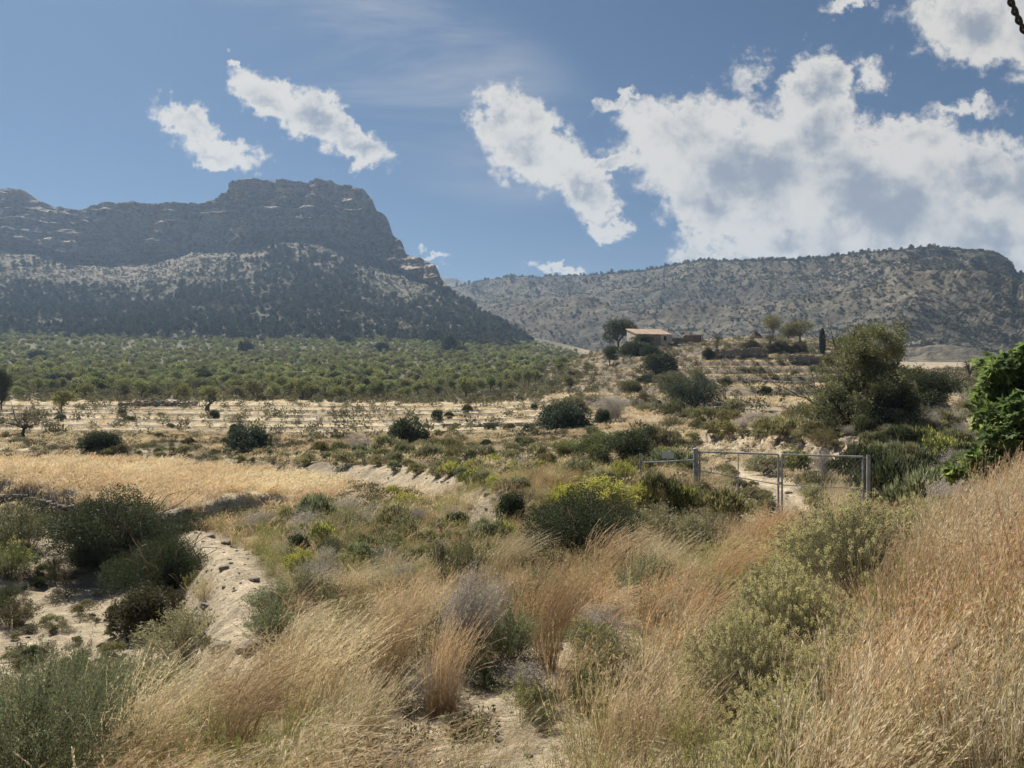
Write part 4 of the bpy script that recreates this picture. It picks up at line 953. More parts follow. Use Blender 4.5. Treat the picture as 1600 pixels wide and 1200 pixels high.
stone_wall("thin dark stone line along the back of the golden field", [(-20, 712), (120, 714), (250, 719), (420, 732), (480, 737)], .22, .22)
stone_wall("broken stone wall with pale stones at the far edge of the left fields", [(185, 634), (240, 633), (310, 634)], .7, .3)
stone_wall("low stone row across the terraces right of the dark cone bush", [(690, 668), (780, 664), (850, 668)], .4, .3)
stone_wall("low stone terrace wall under the big silvery olive on the hill", [(1010, 648), (1090, 645), (1180, 648), (1290, 655)], .5, .35)
stone_wall("pale stone terrace edge in the lower middle of the hill", [(1120, 600), (1190, 602), (1270, 606)], .8, .4)

# ---- overhead cable, top right
cb = [P3(1440, -420, 3.1), P3(1530, -110, 3.7), P3(1578, 0, 4.0), P3(1602, 52, 4.15), P3(1680, 190, 4.5), P3(1900, 480, 5.6)]
def cr_path(pts, n):
    pts = np.array(pts); s = np.linspace(0, len(pts) - 1, n); return np.stack([catmull(np.arange(len(pts)), pts[:, k], s) for k in range(3)], -1)
cp = cr_path(cb, 420); tn = unit(np.gradient(cp, axis=0)); uu = unit(np.cross(tn, [0, 0, 1.])); ww = np.cross(tn, uu); ph = np.cumsum(np.r_[0, np.linalg.norm(np.diff(cp, axis=0), axis=1)]) * 2 * pi / .14
cr_ = root("overhead_cable", tuple(cp[0]), label="twisted black overhead cable at the top right corner of the sky", category="cable")
for k in range(2):
    off = .0088 * (np.cos(ph + k * pi)[:, None] * uu + np.sin(ph + k * pi)[:, None] * ww); g = Geo(); g.tube(cp + off - cp[0], .0085, .5, 0, 8); link("strand", g.mesh("strand", [M_CABLE], True), cr_)
# ================================================================ plants: prototypes
_dims = {}
def mk(name, g, mats, smooth=False):
    me = g.mesh(name, mats, smooth); v = g.arrays()[0]
    _dims[me.name] = (np.percentile(v[:, 0], 98.5) - np.percentile(v[:, 0], 1.5) , np.percentile(v[:, 2], 99))
    return me
def alias(me, mat, name):
    m2 = me.copy(); m2.name = name; m2.materials.clear(); m2.materials.append(M[mat]); _dims[m2.name] = _dims[me.name]; return m2
def shrub(name, me, px, py, w, h, label, cat='shrub', group=None, rz=None):
    bw, bh = _dims[me.name]; return put_single(name, None, me, px, py, w, h, bw, bh, label, cat, group, rz)

B_A = mk("bush_a", g_bush(1, n=9000, L=.085, W=.05, nl=18, rl=.38), [M['dark']])
B_B = mk("bush_b", g_bush(2, n=8000, L=.085, W=.05, nl=12, rl=.46), [M['dark']])
B_CONE = mk("bush_c", g_bush(3, n=8000, H=1.5, L=.09, W=.05, nl=16, rl=.34), [M['dark']])
C_A, C_B = alias(B_A, 'carob', 'carob_a'), alias(B_B, 'carob', 'carob_b')
O_A, O_B = alias(B_A, 'olive', 'olive_a'), alias(B_B, 'olive', 'olive_b')
BR_A = alias(B_A, 'brown', 'brown_a'); G_A = alias(B_A, 'green', 'green_a')
DKBIG = mk("thicket_a", g_bush(8, n=38000, R=1.8, H=1.9, L=.055, W=.022, nl=34, rl=.25, twigs=80), [M['dark']])
DKBIG2 = mk("thicket_b", g_bush(9, n=36000, R=1.8, H=1.6, L=.055, W=.022, nl=30, rl=.27, twigs=80), [M['dark']])
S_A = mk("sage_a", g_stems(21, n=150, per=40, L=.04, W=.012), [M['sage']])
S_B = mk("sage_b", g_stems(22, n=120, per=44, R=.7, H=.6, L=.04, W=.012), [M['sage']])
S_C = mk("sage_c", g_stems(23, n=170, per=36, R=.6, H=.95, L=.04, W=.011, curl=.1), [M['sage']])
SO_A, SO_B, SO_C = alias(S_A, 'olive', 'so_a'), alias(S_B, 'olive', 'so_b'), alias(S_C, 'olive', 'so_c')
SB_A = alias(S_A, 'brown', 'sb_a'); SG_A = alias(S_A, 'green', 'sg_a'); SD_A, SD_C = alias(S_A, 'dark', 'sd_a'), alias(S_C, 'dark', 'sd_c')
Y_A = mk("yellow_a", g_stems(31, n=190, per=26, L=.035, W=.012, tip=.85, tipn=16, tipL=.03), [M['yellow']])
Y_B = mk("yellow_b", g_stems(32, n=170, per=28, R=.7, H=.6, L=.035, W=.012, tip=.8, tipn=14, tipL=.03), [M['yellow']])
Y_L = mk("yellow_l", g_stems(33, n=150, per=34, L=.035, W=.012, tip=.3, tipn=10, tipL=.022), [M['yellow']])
D_A = mk("dead_a", g_dead(41), [M['dead']]); D_B = mk("dead_b", g_dead(42, H=.85, wind=-.25, n=110, sub=9), [M['dead']])
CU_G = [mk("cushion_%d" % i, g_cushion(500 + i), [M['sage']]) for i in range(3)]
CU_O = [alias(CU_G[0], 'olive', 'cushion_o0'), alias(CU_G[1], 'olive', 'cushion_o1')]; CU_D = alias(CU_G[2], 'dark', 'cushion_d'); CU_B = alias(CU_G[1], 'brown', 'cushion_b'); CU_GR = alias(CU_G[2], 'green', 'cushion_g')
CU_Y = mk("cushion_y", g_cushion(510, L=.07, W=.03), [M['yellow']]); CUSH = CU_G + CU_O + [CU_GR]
PALE = [S_A, S_B, SO_A, SO_B, S_C, SO_C]

# ---- things placed one by one: picture foot x, y, width, height
one = [
 # mesh, name, x, y, w, h, label, category
 (DKBIG, 'dark_thicket', 192, 880, 190, 112, "broad dark evergreen thicket at the corner of the stone edged wash", 'bush'),
 (DKBIG2, 'dark_thicket', 258, 934, 148, 92, "dark green thicket in front of the broad one beside the pale earth berm", 'bush'),
 (DKBIG2, 'dark_thicket', 150, 885, 95, 48, "low dark bush crouching at the foot of the broad thicket", 'bush'),
 (BR_A, 'brown_bush', 236, 982, 92, 62, "brownish bush in front of the dark thicket in the wash", 'bush'),
 (S_A, 'grey_green_shrub', 285, 1022, 118, 76, "grey green shrub with pale yellow tips beside the pale berm", 'shrub'),
 (B_B, 'round_bush', 158, 704, 48, 30, "round dark bush behind the golden field at the left", 'bush'),
 (C_A, 'round_bush', 385, 706, 62, 38, "wide round dark bush between the two left terraces", 'bush'),
 (B_A, 'small_bush', 372, 674, 22, 12, "small dark sprig just behind the wide round bush", 'bush'),
 (B_CONE, 'round_bush', 640, 696, 60, 44, "dark cone shaped bush alone on the middle terraces", 'bush'),
 (C_B, 'carob_bush', 881, 675, 66, 46, "dense blue green bush in front of the purple grey bush", 'bush'),
 (O_A, 'olive_bush', 893, 650, 52, 30, "duller bush just behind the dense blue green bush", 'bush'),
 (D_B, 'leafless_bush', 958, 658, 62, 46, "purple grey leafless bush right of the blue green bush", 'bush'),
 (S_B, 'small_bush', 1006, 644, 28, 18, "small grey round bush right of the purple grey bush", 'bush'),
 (B_A, 'small_bush', 940, 664, 24, 24, "dark little bush at the foot of the purple grey bush", 'bush'),
 (O_B, 'small_bush', 985, 616, 30, 22, "brownish green bush left of the olives on the hill", 'bush'),
 (B_B, 'round_bush', 1033, 588, 48, 36, "dark round bush below the farmhouse", 'bush'),
 (B_A, 'low_bush', 1014, 597, 36, 12, "low dark bush at the left foot of the dark round bush", 'bush'),
 (B_A, 'small_bush', 1106, 560, 16, 16, "small dark bush at the left end of the long retaining wall", 'bush'),
 (B_B, 'low_bush', 992, 557, 44, 24, "dark spreading bush hiding the foot of the farmhouse wall", 'bush'),
 (B_A, 'low_bush', 1016, 558, 30, 18, "dark low bush under the farmhouse front", 'bush'),
 (B_CONE, 'small_bush', 893, 590, 14, 10, "small dark bush at the left foot of the hill", 'bush'),
 (SO_A, 'olive_bush', 715, 722, 44, 34, "sparse brown green bush below the dark cone bush", 'bush'),
 (O_A, 'olive_bush', 822, 702, 36, 20, "olive green bush left of the dark tree clump", 'bush'),
 (DKBIG, 'central_thicket', 905, 880, 178, 112, "large dark thicket in the middle left of the gate", 'bush'),
 (Y_A, 'yellow_flowered_bush', 938, 800, 98, 56, "bright yellow flowered bush on top of the large central thicket", 'bush'),
 (Y_A, 'yellow_flowered_bush', 888, 806, 34, 52, "narrow yellow flowered bush at the left shoulder of the central thicket", 'bush'),
 (B_B, 'small_bush', 800, 812, 38, 42, "small dark green bush at the end of the pale bank", 'bush'),
 (D_A, 'cushion_shrub', 706, 810, 44, 20, "dark grey domed dead cushion on the pale bank", 'shrub'),
 (Y_B, 'yellow_flowered_bush', 471, 897, 58, 40, "round yellow green bush alone in the grass right of the berm", 'bush'),
 (SD_C, 'dark_shrub', 520, 880, 40, 38, "dark blue grey shrub right of the round yellow green bush", 'shrub'),
 (SD_A, 'dark_shrub', 572, 885, 55, 34, "second blue grey shrub in the grass further right", 'shrub'),
 (Y_B, 'yellow_flowered_bush', 616, 776, 26, 20, "small yellow bush at the left part of the pale bank", 'bush'),
 (Y_B, 'yellow_flowered_bush', 632, 796, 40, 28, "yellow bush in front of the pale bank left of the dead cushion", 'bush'),
 (Y_B, 'yellow_flowered_bush', 543, 812, 50, 20, "flat yellow topped bush among purple grey twigs", 'bush'),
 (Y_L, 'yellow_flowered_bush', 680, 812, 44, 22, "faint yellow bush just left of the dead cushion", 'bush'),
 (D_A, 'purple_shrub', 480, 830, 60, 38, "purple grey twiggy shrub left of the flat yellow topped bush", 'shrub'),
 (D_A, 'purple_shrub', 405, 828, 56, 34, "purple grey twiggy shrub at the right end of the golden field", 'shrub'),
 (D_A, 'purple_shrub', 560, 836, 60, 30, "grey twiggy shrub below the flat yellow topped bush", 'shrub'),
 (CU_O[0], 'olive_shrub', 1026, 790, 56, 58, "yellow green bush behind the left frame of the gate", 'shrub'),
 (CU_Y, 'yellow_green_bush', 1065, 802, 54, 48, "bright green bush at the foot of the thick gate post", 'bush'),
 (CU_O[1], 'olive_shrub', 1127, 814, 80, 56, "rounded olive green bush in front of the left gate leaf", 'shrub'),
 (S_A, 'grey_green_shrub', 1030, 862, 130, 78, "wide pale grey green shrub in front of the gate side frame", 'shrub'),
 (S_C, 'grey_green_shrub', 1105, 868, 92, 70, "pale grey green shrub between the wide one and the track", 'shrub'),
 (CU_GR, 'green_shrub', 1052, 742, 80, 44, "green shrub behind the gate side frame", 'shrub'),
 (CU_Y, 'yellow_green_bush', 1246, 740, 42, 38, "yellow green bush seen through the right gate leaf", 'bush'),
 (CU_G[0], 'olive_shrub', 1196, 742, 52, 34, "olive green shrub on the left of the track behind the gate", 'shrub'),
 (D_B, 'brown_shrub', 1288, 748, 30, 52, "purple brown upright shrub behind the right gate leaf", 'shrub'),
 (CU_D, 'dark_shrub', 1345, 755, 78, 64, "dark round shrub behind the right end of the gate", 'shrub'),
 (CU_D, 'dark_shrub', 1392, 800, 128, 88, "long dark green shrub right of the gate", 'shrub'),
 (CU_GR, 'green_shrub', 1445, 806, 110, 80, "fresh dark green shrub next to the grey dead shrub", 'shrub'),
 (D_B, 'dead_shrub', 1486, 806, 76, 64, "grey blue dead shrub above the flowering bushes at the right", 'shrub'),
 (Y_A, 'yellow_flowered_bush', 1472, 740, 42, 40, "bright yellow bush left of the fig tree foot", 'bush'),
 (D_B, 'dead_shrub', 1500, 745, 60, 44, "grey shrub behind the bright yellow bush", 'shrub'),
 (D_A, 'cushion_shrub', 936, 1000, 92, 58, "grey twiggy cushion at the rim of the bare path patch", 'shrub'),
 (D_A, 'cushion_shrub', 812, 1072, 84, 46, "low grey white twiggy cushion below the fresh green clump", 'shrub'),
 (SG_A, 'green_shrub', 797, 1040, 96, 100, "fresh green upright clump right of the windblown dead shrub", 'shrub'),
 (SD_A, 'dark_shrub', 755, 1075, 66, 46, "blackish low shrub in the shade of the windblown dead shrub", 'shrub'),
 (SD_C, 'dark_shrub', 912, 1110, 50, 70, "dark green upright shrub right of the lower bare patch", 'shrub'),
 (SG_A, 'green_shrub', 1018, 950, 92, 86, "pale green clump in the reddish grass below the gate", 'shrub'),
 (SO_A, 'olive_shrub', 32, 858, 100, 78, "pale green spreading shrub at the left rim of the wash", 'shrub'),
 (Y_L, 'yellow_green_bush', 18, 902, 60, 60, "yellow green bush at the left edge of the wash", 'bush'),
 (SD_A, 'dark_shrub', 12, 940, 36, 30, "dark small shrub at the left edge below the yellow green bush", 'shrub'),
 (SB_A, 'brown_shrub', 20, 978, 70, 44, "brown low shrub at the left edge of the wash", 'shrub'),
 (SO_B, 'olive_shrub', 495, 948, 70, 44, "green grey clump in the grass below the round yellow green bush", 'shrub'),
 (SD_C, 'dark_shrub', 528, 972, 26, 40, "narrow dark upright clump right of the green grey clump", 'shrub'),
 (SG_A, 'green_shrub', 425, 960, 74, 50, "grass green clump at the right foot of the berm", 'shrub'),
 (SD_C, 'dark_shrub', 690, 905, 30, 62, "dark narrow upright shrub in the middle of the slope", 'shrub'),
 (SO_C, 'olive_shrub', 725, 905, 64, 64, "olive green upright shrub behind the windblown dead shrub", 'shrub'),
]
def tz(me): return me
for me, nm, x, y, w, h, lab, cat in one: shrub(nm, me, x, y, w, h, lab, cat)

# big windblown dead shrub, centre
me = mk("windblown", g_dead(44, R=.42, H=.9, n=240, sub=9, wind=.35, w=.005), [M['dead']])
shrub('dead_shrub', me, 716, 1052, 92, 165, "tall windblown silvery dead shrub in the centre foreground", 'shrub', rz=0.0)
# near green shrub, lower left corner, made of feathery stems
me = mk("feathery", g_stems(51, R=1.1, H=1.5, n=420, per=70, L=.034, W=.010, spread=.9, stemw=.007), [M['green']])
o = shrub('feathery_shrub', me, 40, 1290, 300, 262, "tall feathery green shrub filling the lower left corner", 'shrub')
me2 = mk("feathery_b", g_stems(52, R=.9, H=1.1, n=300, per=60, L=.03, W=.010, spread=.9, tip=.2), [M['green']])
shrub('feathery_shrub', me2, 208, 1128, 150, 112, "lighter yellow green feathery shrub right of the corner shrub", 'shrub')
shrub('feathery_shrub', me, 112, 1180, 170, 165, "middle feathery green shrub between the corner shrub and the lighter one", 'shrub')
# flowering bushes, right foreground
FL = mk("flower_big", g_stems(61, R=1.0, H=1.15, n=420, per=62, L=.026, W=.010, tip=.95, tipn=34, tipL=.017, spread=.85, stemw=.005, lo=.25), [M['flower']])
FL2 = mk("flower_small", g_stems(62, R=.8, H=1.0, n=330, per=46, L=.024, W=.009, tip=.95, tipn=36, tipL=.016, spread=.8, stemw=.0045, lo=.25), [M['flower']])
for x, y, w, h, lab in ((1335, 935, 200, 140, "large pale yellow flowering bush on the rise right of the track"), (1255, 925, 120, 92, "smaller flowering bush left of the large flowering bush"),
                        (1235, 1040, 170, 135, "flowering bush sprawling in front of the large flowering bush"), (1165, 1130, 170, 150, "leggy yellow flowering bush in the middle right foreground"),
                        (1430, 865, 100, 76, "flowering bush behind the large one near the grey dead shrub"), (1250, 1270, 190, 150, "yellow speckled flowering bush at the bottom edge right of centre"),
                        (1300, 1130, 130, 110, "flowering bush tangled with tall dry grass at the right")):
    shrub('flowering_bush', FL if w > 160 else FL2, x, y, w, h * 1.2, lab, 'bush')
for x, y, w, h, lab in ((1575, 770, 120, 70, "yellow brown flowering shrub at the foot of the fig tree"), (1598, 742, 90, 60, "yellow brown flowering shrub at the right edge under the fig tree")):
    shrub('flowering_shrub', FL2, x, y, w, h, lab, 'shrub')

# ---- trees placed one by one
def treepair(key, mat, bark, **k):
    gw, gc = g_tree(**k); w = gw.mesh(key + "_trunk", [bark]); v = gc.arrays()[0]
    c = gc.mesh(key + "_crown", [M[mat]]); return w, c, np.percentile(v[:, 0], 99) - np.percentile(v[:, 0], 1), np.percentile(v[:, 2], 99.3)
def tree(name, tp, px, py, w, h, label, cat='tree', group=None, rz=None): return put_tree(name, tp[0], tp[1], px, py, w, h, tp[2], tp[3], label, cat, group, rz)
T_ALM = [treepair("almond%d" % i, 'almond', M_BARKD, seed=70 + i, n=1700, L=.20, W=.12, nl=11, rl=.36, z0=.34, hi=.85) for i in range(4)]
T_OLI = [treepair("olive_tree%d" % i, 'olive', M_BARK, seed=80 + i, H=2.8, R=1.8, n=5200, L=.13, W=.055, nl=14, rl=.38, z0=.18, trunk=.16) for i in range(2)]
T_OLIB = treepair("olive_big", 'carob', M_BARK, seed=84, H=3.0, R=2.2, n=14000, L=.11, W=.05, nl=22, rl=.34, z0=.16, trunk=.18)
T_PIN = [treepair("round_pine%d" % i, 'dark', M_BARKD, seed=90 + i, H=6.5, R=3.2, n=9000, L=.32, W=.10, nl=16, rl=.36, z0=.34, trunk=.22) for i in range(2)]
T_EUC = [treepair("loose_tree%d" % i, 'olive', M_BARK, seed=95 + i, H=7, R=3.0, n=2600, L=.36, W=.12, nl=9, rl=.30, z0=.42, trunk=.17, limbs=9) for i in range(2)]
T_SPARSE = treepair("sparse", 'brown', M_BARKD, seed=99, H=2.6, R=2.3, n=2400, L=.13, W=.05, nl=12, rl=.34, z0=.5, trunk=.12, limbs=10)
T_BARE = treepair("bare", 'brown', M_BARKD, seed=101, H=3.6, R=2.0, n=420, L=.14, W=.05, nl=10, rl=.34, z0=.35, trunk=.14, limbs=14)
T_MID = treepair("dark_tree", 'dark', M_BARKD, seed=104, H=3.0, R=1.7, n=15000, L=.10, W=.045, nl=20, rl=.33, z0=.14, trunk=.10)
T_MIDG = treepair("green_tree", 'almond', M_BARKD, seed=105, H=3.0, R=1.7, n=12000, L=.10, W=.045, nl=18, rl=.33, z0=.12, trunk=.10)
tree('olive_tree', T_OLIB, 1086, 644, 80, 54, "big silvery olive at the foot of the hill terraces", 'tree')
tree('olive_tree', T_OLI[0], 1047, 618, 56, 38, "olive tree just up left of the big silvery olive")
tree('olive_tree', T_OLI[1], 1089, 600, 28, 26, "small olive tree directly above the big silvery olive")
tree('pine_tree', T_PIN[0], 966, 547, 48, 48, "spreading dark pine at the left end of the farmhouse")
tree('pine_tree', T_PIN[1], 952, 572, 24, 32, "small dark tree on the slope below the spreading pine")
tree('dark_tree', T_PIN[1], 1003, 547, 34, 24, "dark tree standing before the farmhouse front")
tree('loose_tree', T_EUC[0], 1208, 534, 32, 42, "airy thin crowned tree on the skyline right of the ruined hut")
tree('loose_tree', T_EUC[1], 1250, 540, 44, 42, "wider airy tree between the thin crowned tree and the cypress")
tree('loose_tree', T_EUC[0], 1232, 540, 28, 30, "smaller airy tree between its two taller neighbours")
tree('dark_clump_tree', T_MID, 990, 738, 66, 66, "dark leafy small tree behind the yellow flowered bush")
tree('dark_clump_tree', T_MIDG, 932, 732, 74, 60, "greener small tree left of the dark leafy one")
tree('dark_clump_tree', T_MID, 1012, 705, 46, 40, "dark small tree at the right end of the clump")
tree('green_shrub_tree', T_MIDG, 882, 722, 48, 36, "low green tree at the left end of the clump")
tree('young_tree', T_ALM[0], 96, 644, 36, 34, "light green young tree on the far field edge at the left")
tree('umbrella_tree', T_SPARSE, 38, 684, 78, 40, "flat topped sparse dark tree in the left terraces")
tree('dark_tree', T_MID, 2, 640, 22, 62, "narrow dark tree cut by the left edge of the view")
tree('bare_tree', T_BARE, 1515, 596, 30, 42, "thin bare tree on the right skyline left of the fig")
tree('bare_tree', T_BARE, 1548, 596, 40, 36, "wider bare tree partly behind the fig")
tree('sparse_tree', T_SPARSE, 1478, 612, 76, 34, "low sparse brown tree right of the big ragged tree")
tree('almond_tree', T_ALM[1], 728, 624, 34, 36, "almond tree with a clear dark trunk at the right end of the front orchard row")
tree('almond_tree', T_ALM[2], 766, 616, 16, 30, "slim almond tree standing apart on the pale terrace edge")
tree('almond_tree', T_ALM[3], 798, 612, 24, 20, "low almond tree at the start of the hill terraces")
# leaning dead stump
sx, sy, sz = ground(324, 644); st_ = root("dead_stump", (sx, sy, sz), label="leaning broken dead tree stump on the pale far terrace", category="tree stump"); kk = sy / F
g = Geo(); g.tube([(0, 0, -.2), (0, 0, 7*kk), (2*kk, 0, 11*kk), (6*kk, 0, 15*kk)], [4*kk, 3.4*kk, 2.4*kk, 1.4*kk], .05); link("trunk", g.mesh("stump_trunk", [M_BARKD]), st_)
for dx, dz in ((13, 22), (3, 24), (11, 17)):
    g = Geo(); g.tube([(4*kk, 0, 13*kk), (dx*.7*kk, .05, dz*.8*kk), (dx*kk, 0, dz*kk)], [1.2*kk, .8*kk, .3*kk], .05); link("branch", g.mesh("stump_branch", [M_BARKD]), st_)

# cypress
r = np.random.RandomState(3); g = Geo(); n = 9000; hgtn = r.rand(n) ** .8; an_ = r.rand(n) * 2 * pi; prof = .62 * np.sin(np.clip(hgtn * 1.02 + .12, 0, 1.14) * pi / 1.14) ** .6; rad = prof * (.6 + .45 * r.rand(n))
pos = np.stack([np.cos(an_) * rad, np.sin(an_) * rad, .35 + hgtn * 6.4], -1); g.leaves(pos, np.stack([np.cos(an_) * .4, np.sin(an_) * .4, 1 + 0 * an_], -1), .22, .08, .2 + .5 * r.rand(n), 0, r)
gw = Geo(); gw.tube([(0, 0, -.2), (0, 0, 3), (0, 0, 6)], [.12, .09, .03], .05)
put_tree('cypress', gw.mesh("cypress_trunk", [M_BARKD]), g.mesh("cypress_crown", [M['dark']]), 1285, 556, 9.5, 44, 1.3, 6.9, "single dark slender cypress on the hill edge")

# big ragged tree right of centre: several trunks, grey olive crown with dead branches, dense dark skirt
def big_tree():
    px, py = 1345, 672; x, y, z = ground(px, py); k = y / F
    o = root('ragged_tree', (x, y, z - .1), label="huge ragged half dead tree with bare top branches behind the gate", category="tree"); r = np.random.RandomState(17)
    gw = Geo(); tips = [(-66, 70), (-34, 135), (-8, 158), (30, 140), (60, 105), (80, 70), (-88, 55), (12, 120), (-20, 90), (45, 90)]
    for i, (tx, tzz) in enumerate(tips):
        e = np.array([tx * k, r.normal() * 1.2, tzz * k]); b = np.array([r.normal() * .3, r.normal() * .3, -.2]); m = (b + e) / 2 + [r.normal() * .4, 0, .5]
        t = np.linspace(0, 1, 9)[:, None]; p = (1-t)**2*b + 2*t*(1-t)*m + t**2*e + r.normal(size=(9, 3)) * .07 * t; gw.tube(p, np.linspace(.17, .012, 9), .05, sides=6)
        for _ in range(13):
            j = 3 + r.randint(6); s = p[j]; d = unit(e - b + r.normal(size=3) * 1.3 * np.linalg.norm(e) * .35); L_ = .5 + 1.1 * r.rand(); t2 = np.linspace(0, 1, 5)[:, None]
            gw.tube(s + d * L_ * t2 + r.normal(size=(5, 3)) * .05 * t2 + [0, 0, .15] * t2 ** 2, np.linspace(.022, .005, 5), .05, sides=4)
    link("trunk", gw.mesh("ragged_trunk", [M_BARKD]), o)
    def lump(a, b, w, h, n_, seed, R=1.0):
        rr = np.random.RandomState(seed); out = []
        for _ in range(n_): aa, qq = rr.rand() * 2 * pi, rr.rand() ** .6; sz = (10 + 14 * rr.rand()) * k * R; out.append(((a + w * qq * cos(aa)) * k, rr.normal() * 1.3, max(b + h * qq * sin(aa), 6) * k, sz, sz, sz * .8))
        return out
    gc = Geo(); lumps_cloud(gc, lump(-14, 92, 44, 52, 22, 1, .85) + lump(4, 138, 30, 40, 26, 2, .85) + lump(-52, 42, 34, 34, 16, 3) + lump(50, 72, 38, 36, 16, 4) + lump(30, 108, 36, 34, 18, 7) + lump(-10, 100, 34, 34, 10, 8), 42000, .13, .042, r, shell=.1, jag=.45)
    link("crown", gc.mesh("ragged_crown", [M['olive']]), o)
    g2 = Geo(); lumps_cloud(g2, lump(-5, 34, 42, 26, 16, 5) + lump(30, 40, 40, 30, 14, 6), 18000, .12, .055, r); s_ = link("skirt", g2.mesh("ragged_skirt", [M['dark']]), o); s_['label'] = "dense dark lower foliage"
big_tree()
tree('dark_tree', T_MID, 1446, 652, 80, 70, "dense dark green tree joined to the right side of the ragged tree")
tree('dark_tree', T_MIDG, 1420, 628, 60, 50, "mid green tree behind the dense dark green one")
shrub('dead_shrub', D_B, 1402, 650, 46, 36, "pale dead twig shrub in the dark foot of the ragged tree", 'shrub')

# fig tree at the right edge: big lobed leaves
def fig():
    px, py = 1600, 778; x, y, z = ground(px, py, 9); k = y / F; r = np.random.RandomState(23)
    o = root('fig_tree', (x, y, z), label="bright green fig tree with large leaves at the right edge", category="tree")
    c = [(-10, 190, 46), (-40, 160, 36), (25, 185, 50), (-52, 122, 30), (-8, 130, 50), (40, 130, 60), (-70, 92, 26), (-30, 90, 40), (20, 85, 50), (-86, 62, 20), (-56, 50, 26), (80, 160, 60), (90, 90, 60), (-40, 196, 22), (-78, 38, 16), (0, 222, 22)]
    gw = Geo(); lum = []
    for a, b, s in c:
        e = np.array([a * k, r.normal() * .4, b * k]); t = np.linspace(0, 1, 7)[:, None]; m = e * .5 + [0, 0, .3]; b0 = np.array([.2 * r.normal(), .2 * r.normal(), -.2]); gw.tube((1-t)**2*b0 + 2*t*(1-t)*m + t**2*e, np.linspace(.06, .012, 7), .05)
        for _ in range(7): q = rdir(1, r)[0] * s * k * .7; lum.append((e[0] + q[0], e[1] + q[1], e[2] + q[2] * .8, s * k * .5, s * k * .5, s * k * .42))
    link("trunk", gw.mesh("fig_trunk", [M_BARK]), o)
    lum = np.array(lum); n = 6000; kk_ = r.choice(len(lum), n, p=lum[:, 3] ** 2 / (lum[:, 3] ** 2).sum()); d = rdir(n, r); pos = lum[kk_, :3] + d * lum[kk_, 3:6] * (.6 + .5 * r.rand(n))[:, None]
    g = Geo(); out = unit(d * [1, 1, .5] + rdir(n, r) * .9 + [0, 0, -.2]); up = unit(d * .8 + [0, 0, .5] + rdir(n, r) * .8); sd = unit(np.cross(out, up)); a_ = .2 + .5 * r.rand(n) + .25 * (r.rand(n) > .85)
    for ang, Ls, Ws in ((0, .17, .07), (.75, .14, .06), (-.75, .14, .06), (1.5, .09, .045), (-1.5, .09, .045)):
        dd = out * cos(ang) + sd * sin(ang); g.leaves(pos, dd, Ls, Ws, a_, 0, r, side=unit(np.cross(up, dd)))
    link("crown", g.mesh("fig_crown", [M['fig']]), o)
fig()

# ================================================================ repeats, each a thing of its own
LOOK = {}
for m_, t_ in ((B_A, 'dark leafy'), (B_B, 'dark leafy'), (O_A, 'olive green'), (O_B, 'olive green'), (BR_A, 'brownish'), (S_A, 'grey green'), (S_B, 'grey green'), (S_C, 'grey green'), (SO_A, 'olive'), (SO_B, 'olive'), (SO_C, 'olive'),
              (SB_A, 'brown'), (SG_A, 'fresh green'), (SD_A, 'dark'), (SD_C, 'dark'), (CU_G[0], 'grey green'), (CU_G[1], 'grey green'), (CU_G[2], 'grey green'), (CU_O[0], 'olive'), (CU_O[1], 'olive'), (CU_D, 'dark'), (CU_B, 'brown'), (CU_GR, 'fresh green'), (CU_Y, 'yellow tipped'), (Y_A, 'yellow topped'), (Y_B, 'yellow topped'), (Y_L, 'yellow green'), (D_A, 'dead twiggy'), (D_B, 'dead twiggy')): LOOK[m_.name] = t_
LM = [("the round dark bush", 158, 704), ("the wide round bush", 385, 706), ("the dark cone bush", 640, 696), ("the blue green bush", 881, 675), ("the big silvery olive", 1086, 644), ("the farmhouse", 1014, 545),
      ("the ruined hut", 1180, 535), ("the cypress", 1285, 556), ("the leaning stump", 324, 644), ("the umbrella tree", 38, 684), ("the dark tree clump", 960, 735), ("the dead cushion", 706, 810), ("the central thicket", 905, 860),
      ("the lone yellow bush", 471, 897), ("the berm", 370, 950), ("the broad left thicket", 190, 870), ("the gate sign", 1043, 716), ("the thick gate post", 1087, 790), ("the gate middle", 1218, 800), ("the gate's right post", 1356, 750),
      ("the ragged tree", 1345, 670), ("the fig tree", 1560, 740), ("the dark hill bush", 1033, 588), ("the pale bank's end", 790, 800), ("the retaining wall", 1155, 558), ("the left field young tree", 96, 644), ("the flat yellow bush", 543, 812)]
LOOK[FL.name] = LOOK[FL2.name] = "pale yellow flowering"; PEND = []
ORD = ("nearest", "second nearest", "third nearest", "fourth nearest", "fifth nearest", "sixth nearest", "seventh nearest", "eighth nearest", "ninth nearest", "tenth nearest")
def settle_labels():
    ws = sorted(p[3] for p in PEND); a_, b_ = ws[len(ws) // 3], ws[2 * len(ws) // 3]; buck = {}
    for o, x, y, w, look, noun in PEND:
        size = 'small' if w < a_ else 'middling' if w < b_ else 'larger'
        nm, lx, ly = min(LM, key=lambda l: (l[1] - x) ** 2 + (2.2 * (l[2] - y)) ** 2); dx, dy = x - lx, 2.2 * (y - ly)
        rel = ('left of' if dx < 0 else 'right of') if abs(dx) > abs(dy) else ('beyond' if dy < 0 else 'in front of')
        buck.setdefault((size, look, noun, rel, nm), []).append((dx * dx + dy * dy, o))
    for (size, look, noun, rel, nm), L_ in buck.items():
        L_.sort(key=lambda q: q[0])
        for i, (d, o) in enumerate(L_):
            o['label'] = "%s %s %s %s %s" % (size, look, noun, rel, nm) + ("" if len(L_) == 1 else ", %s to it" % ORD[min(i, 9)])
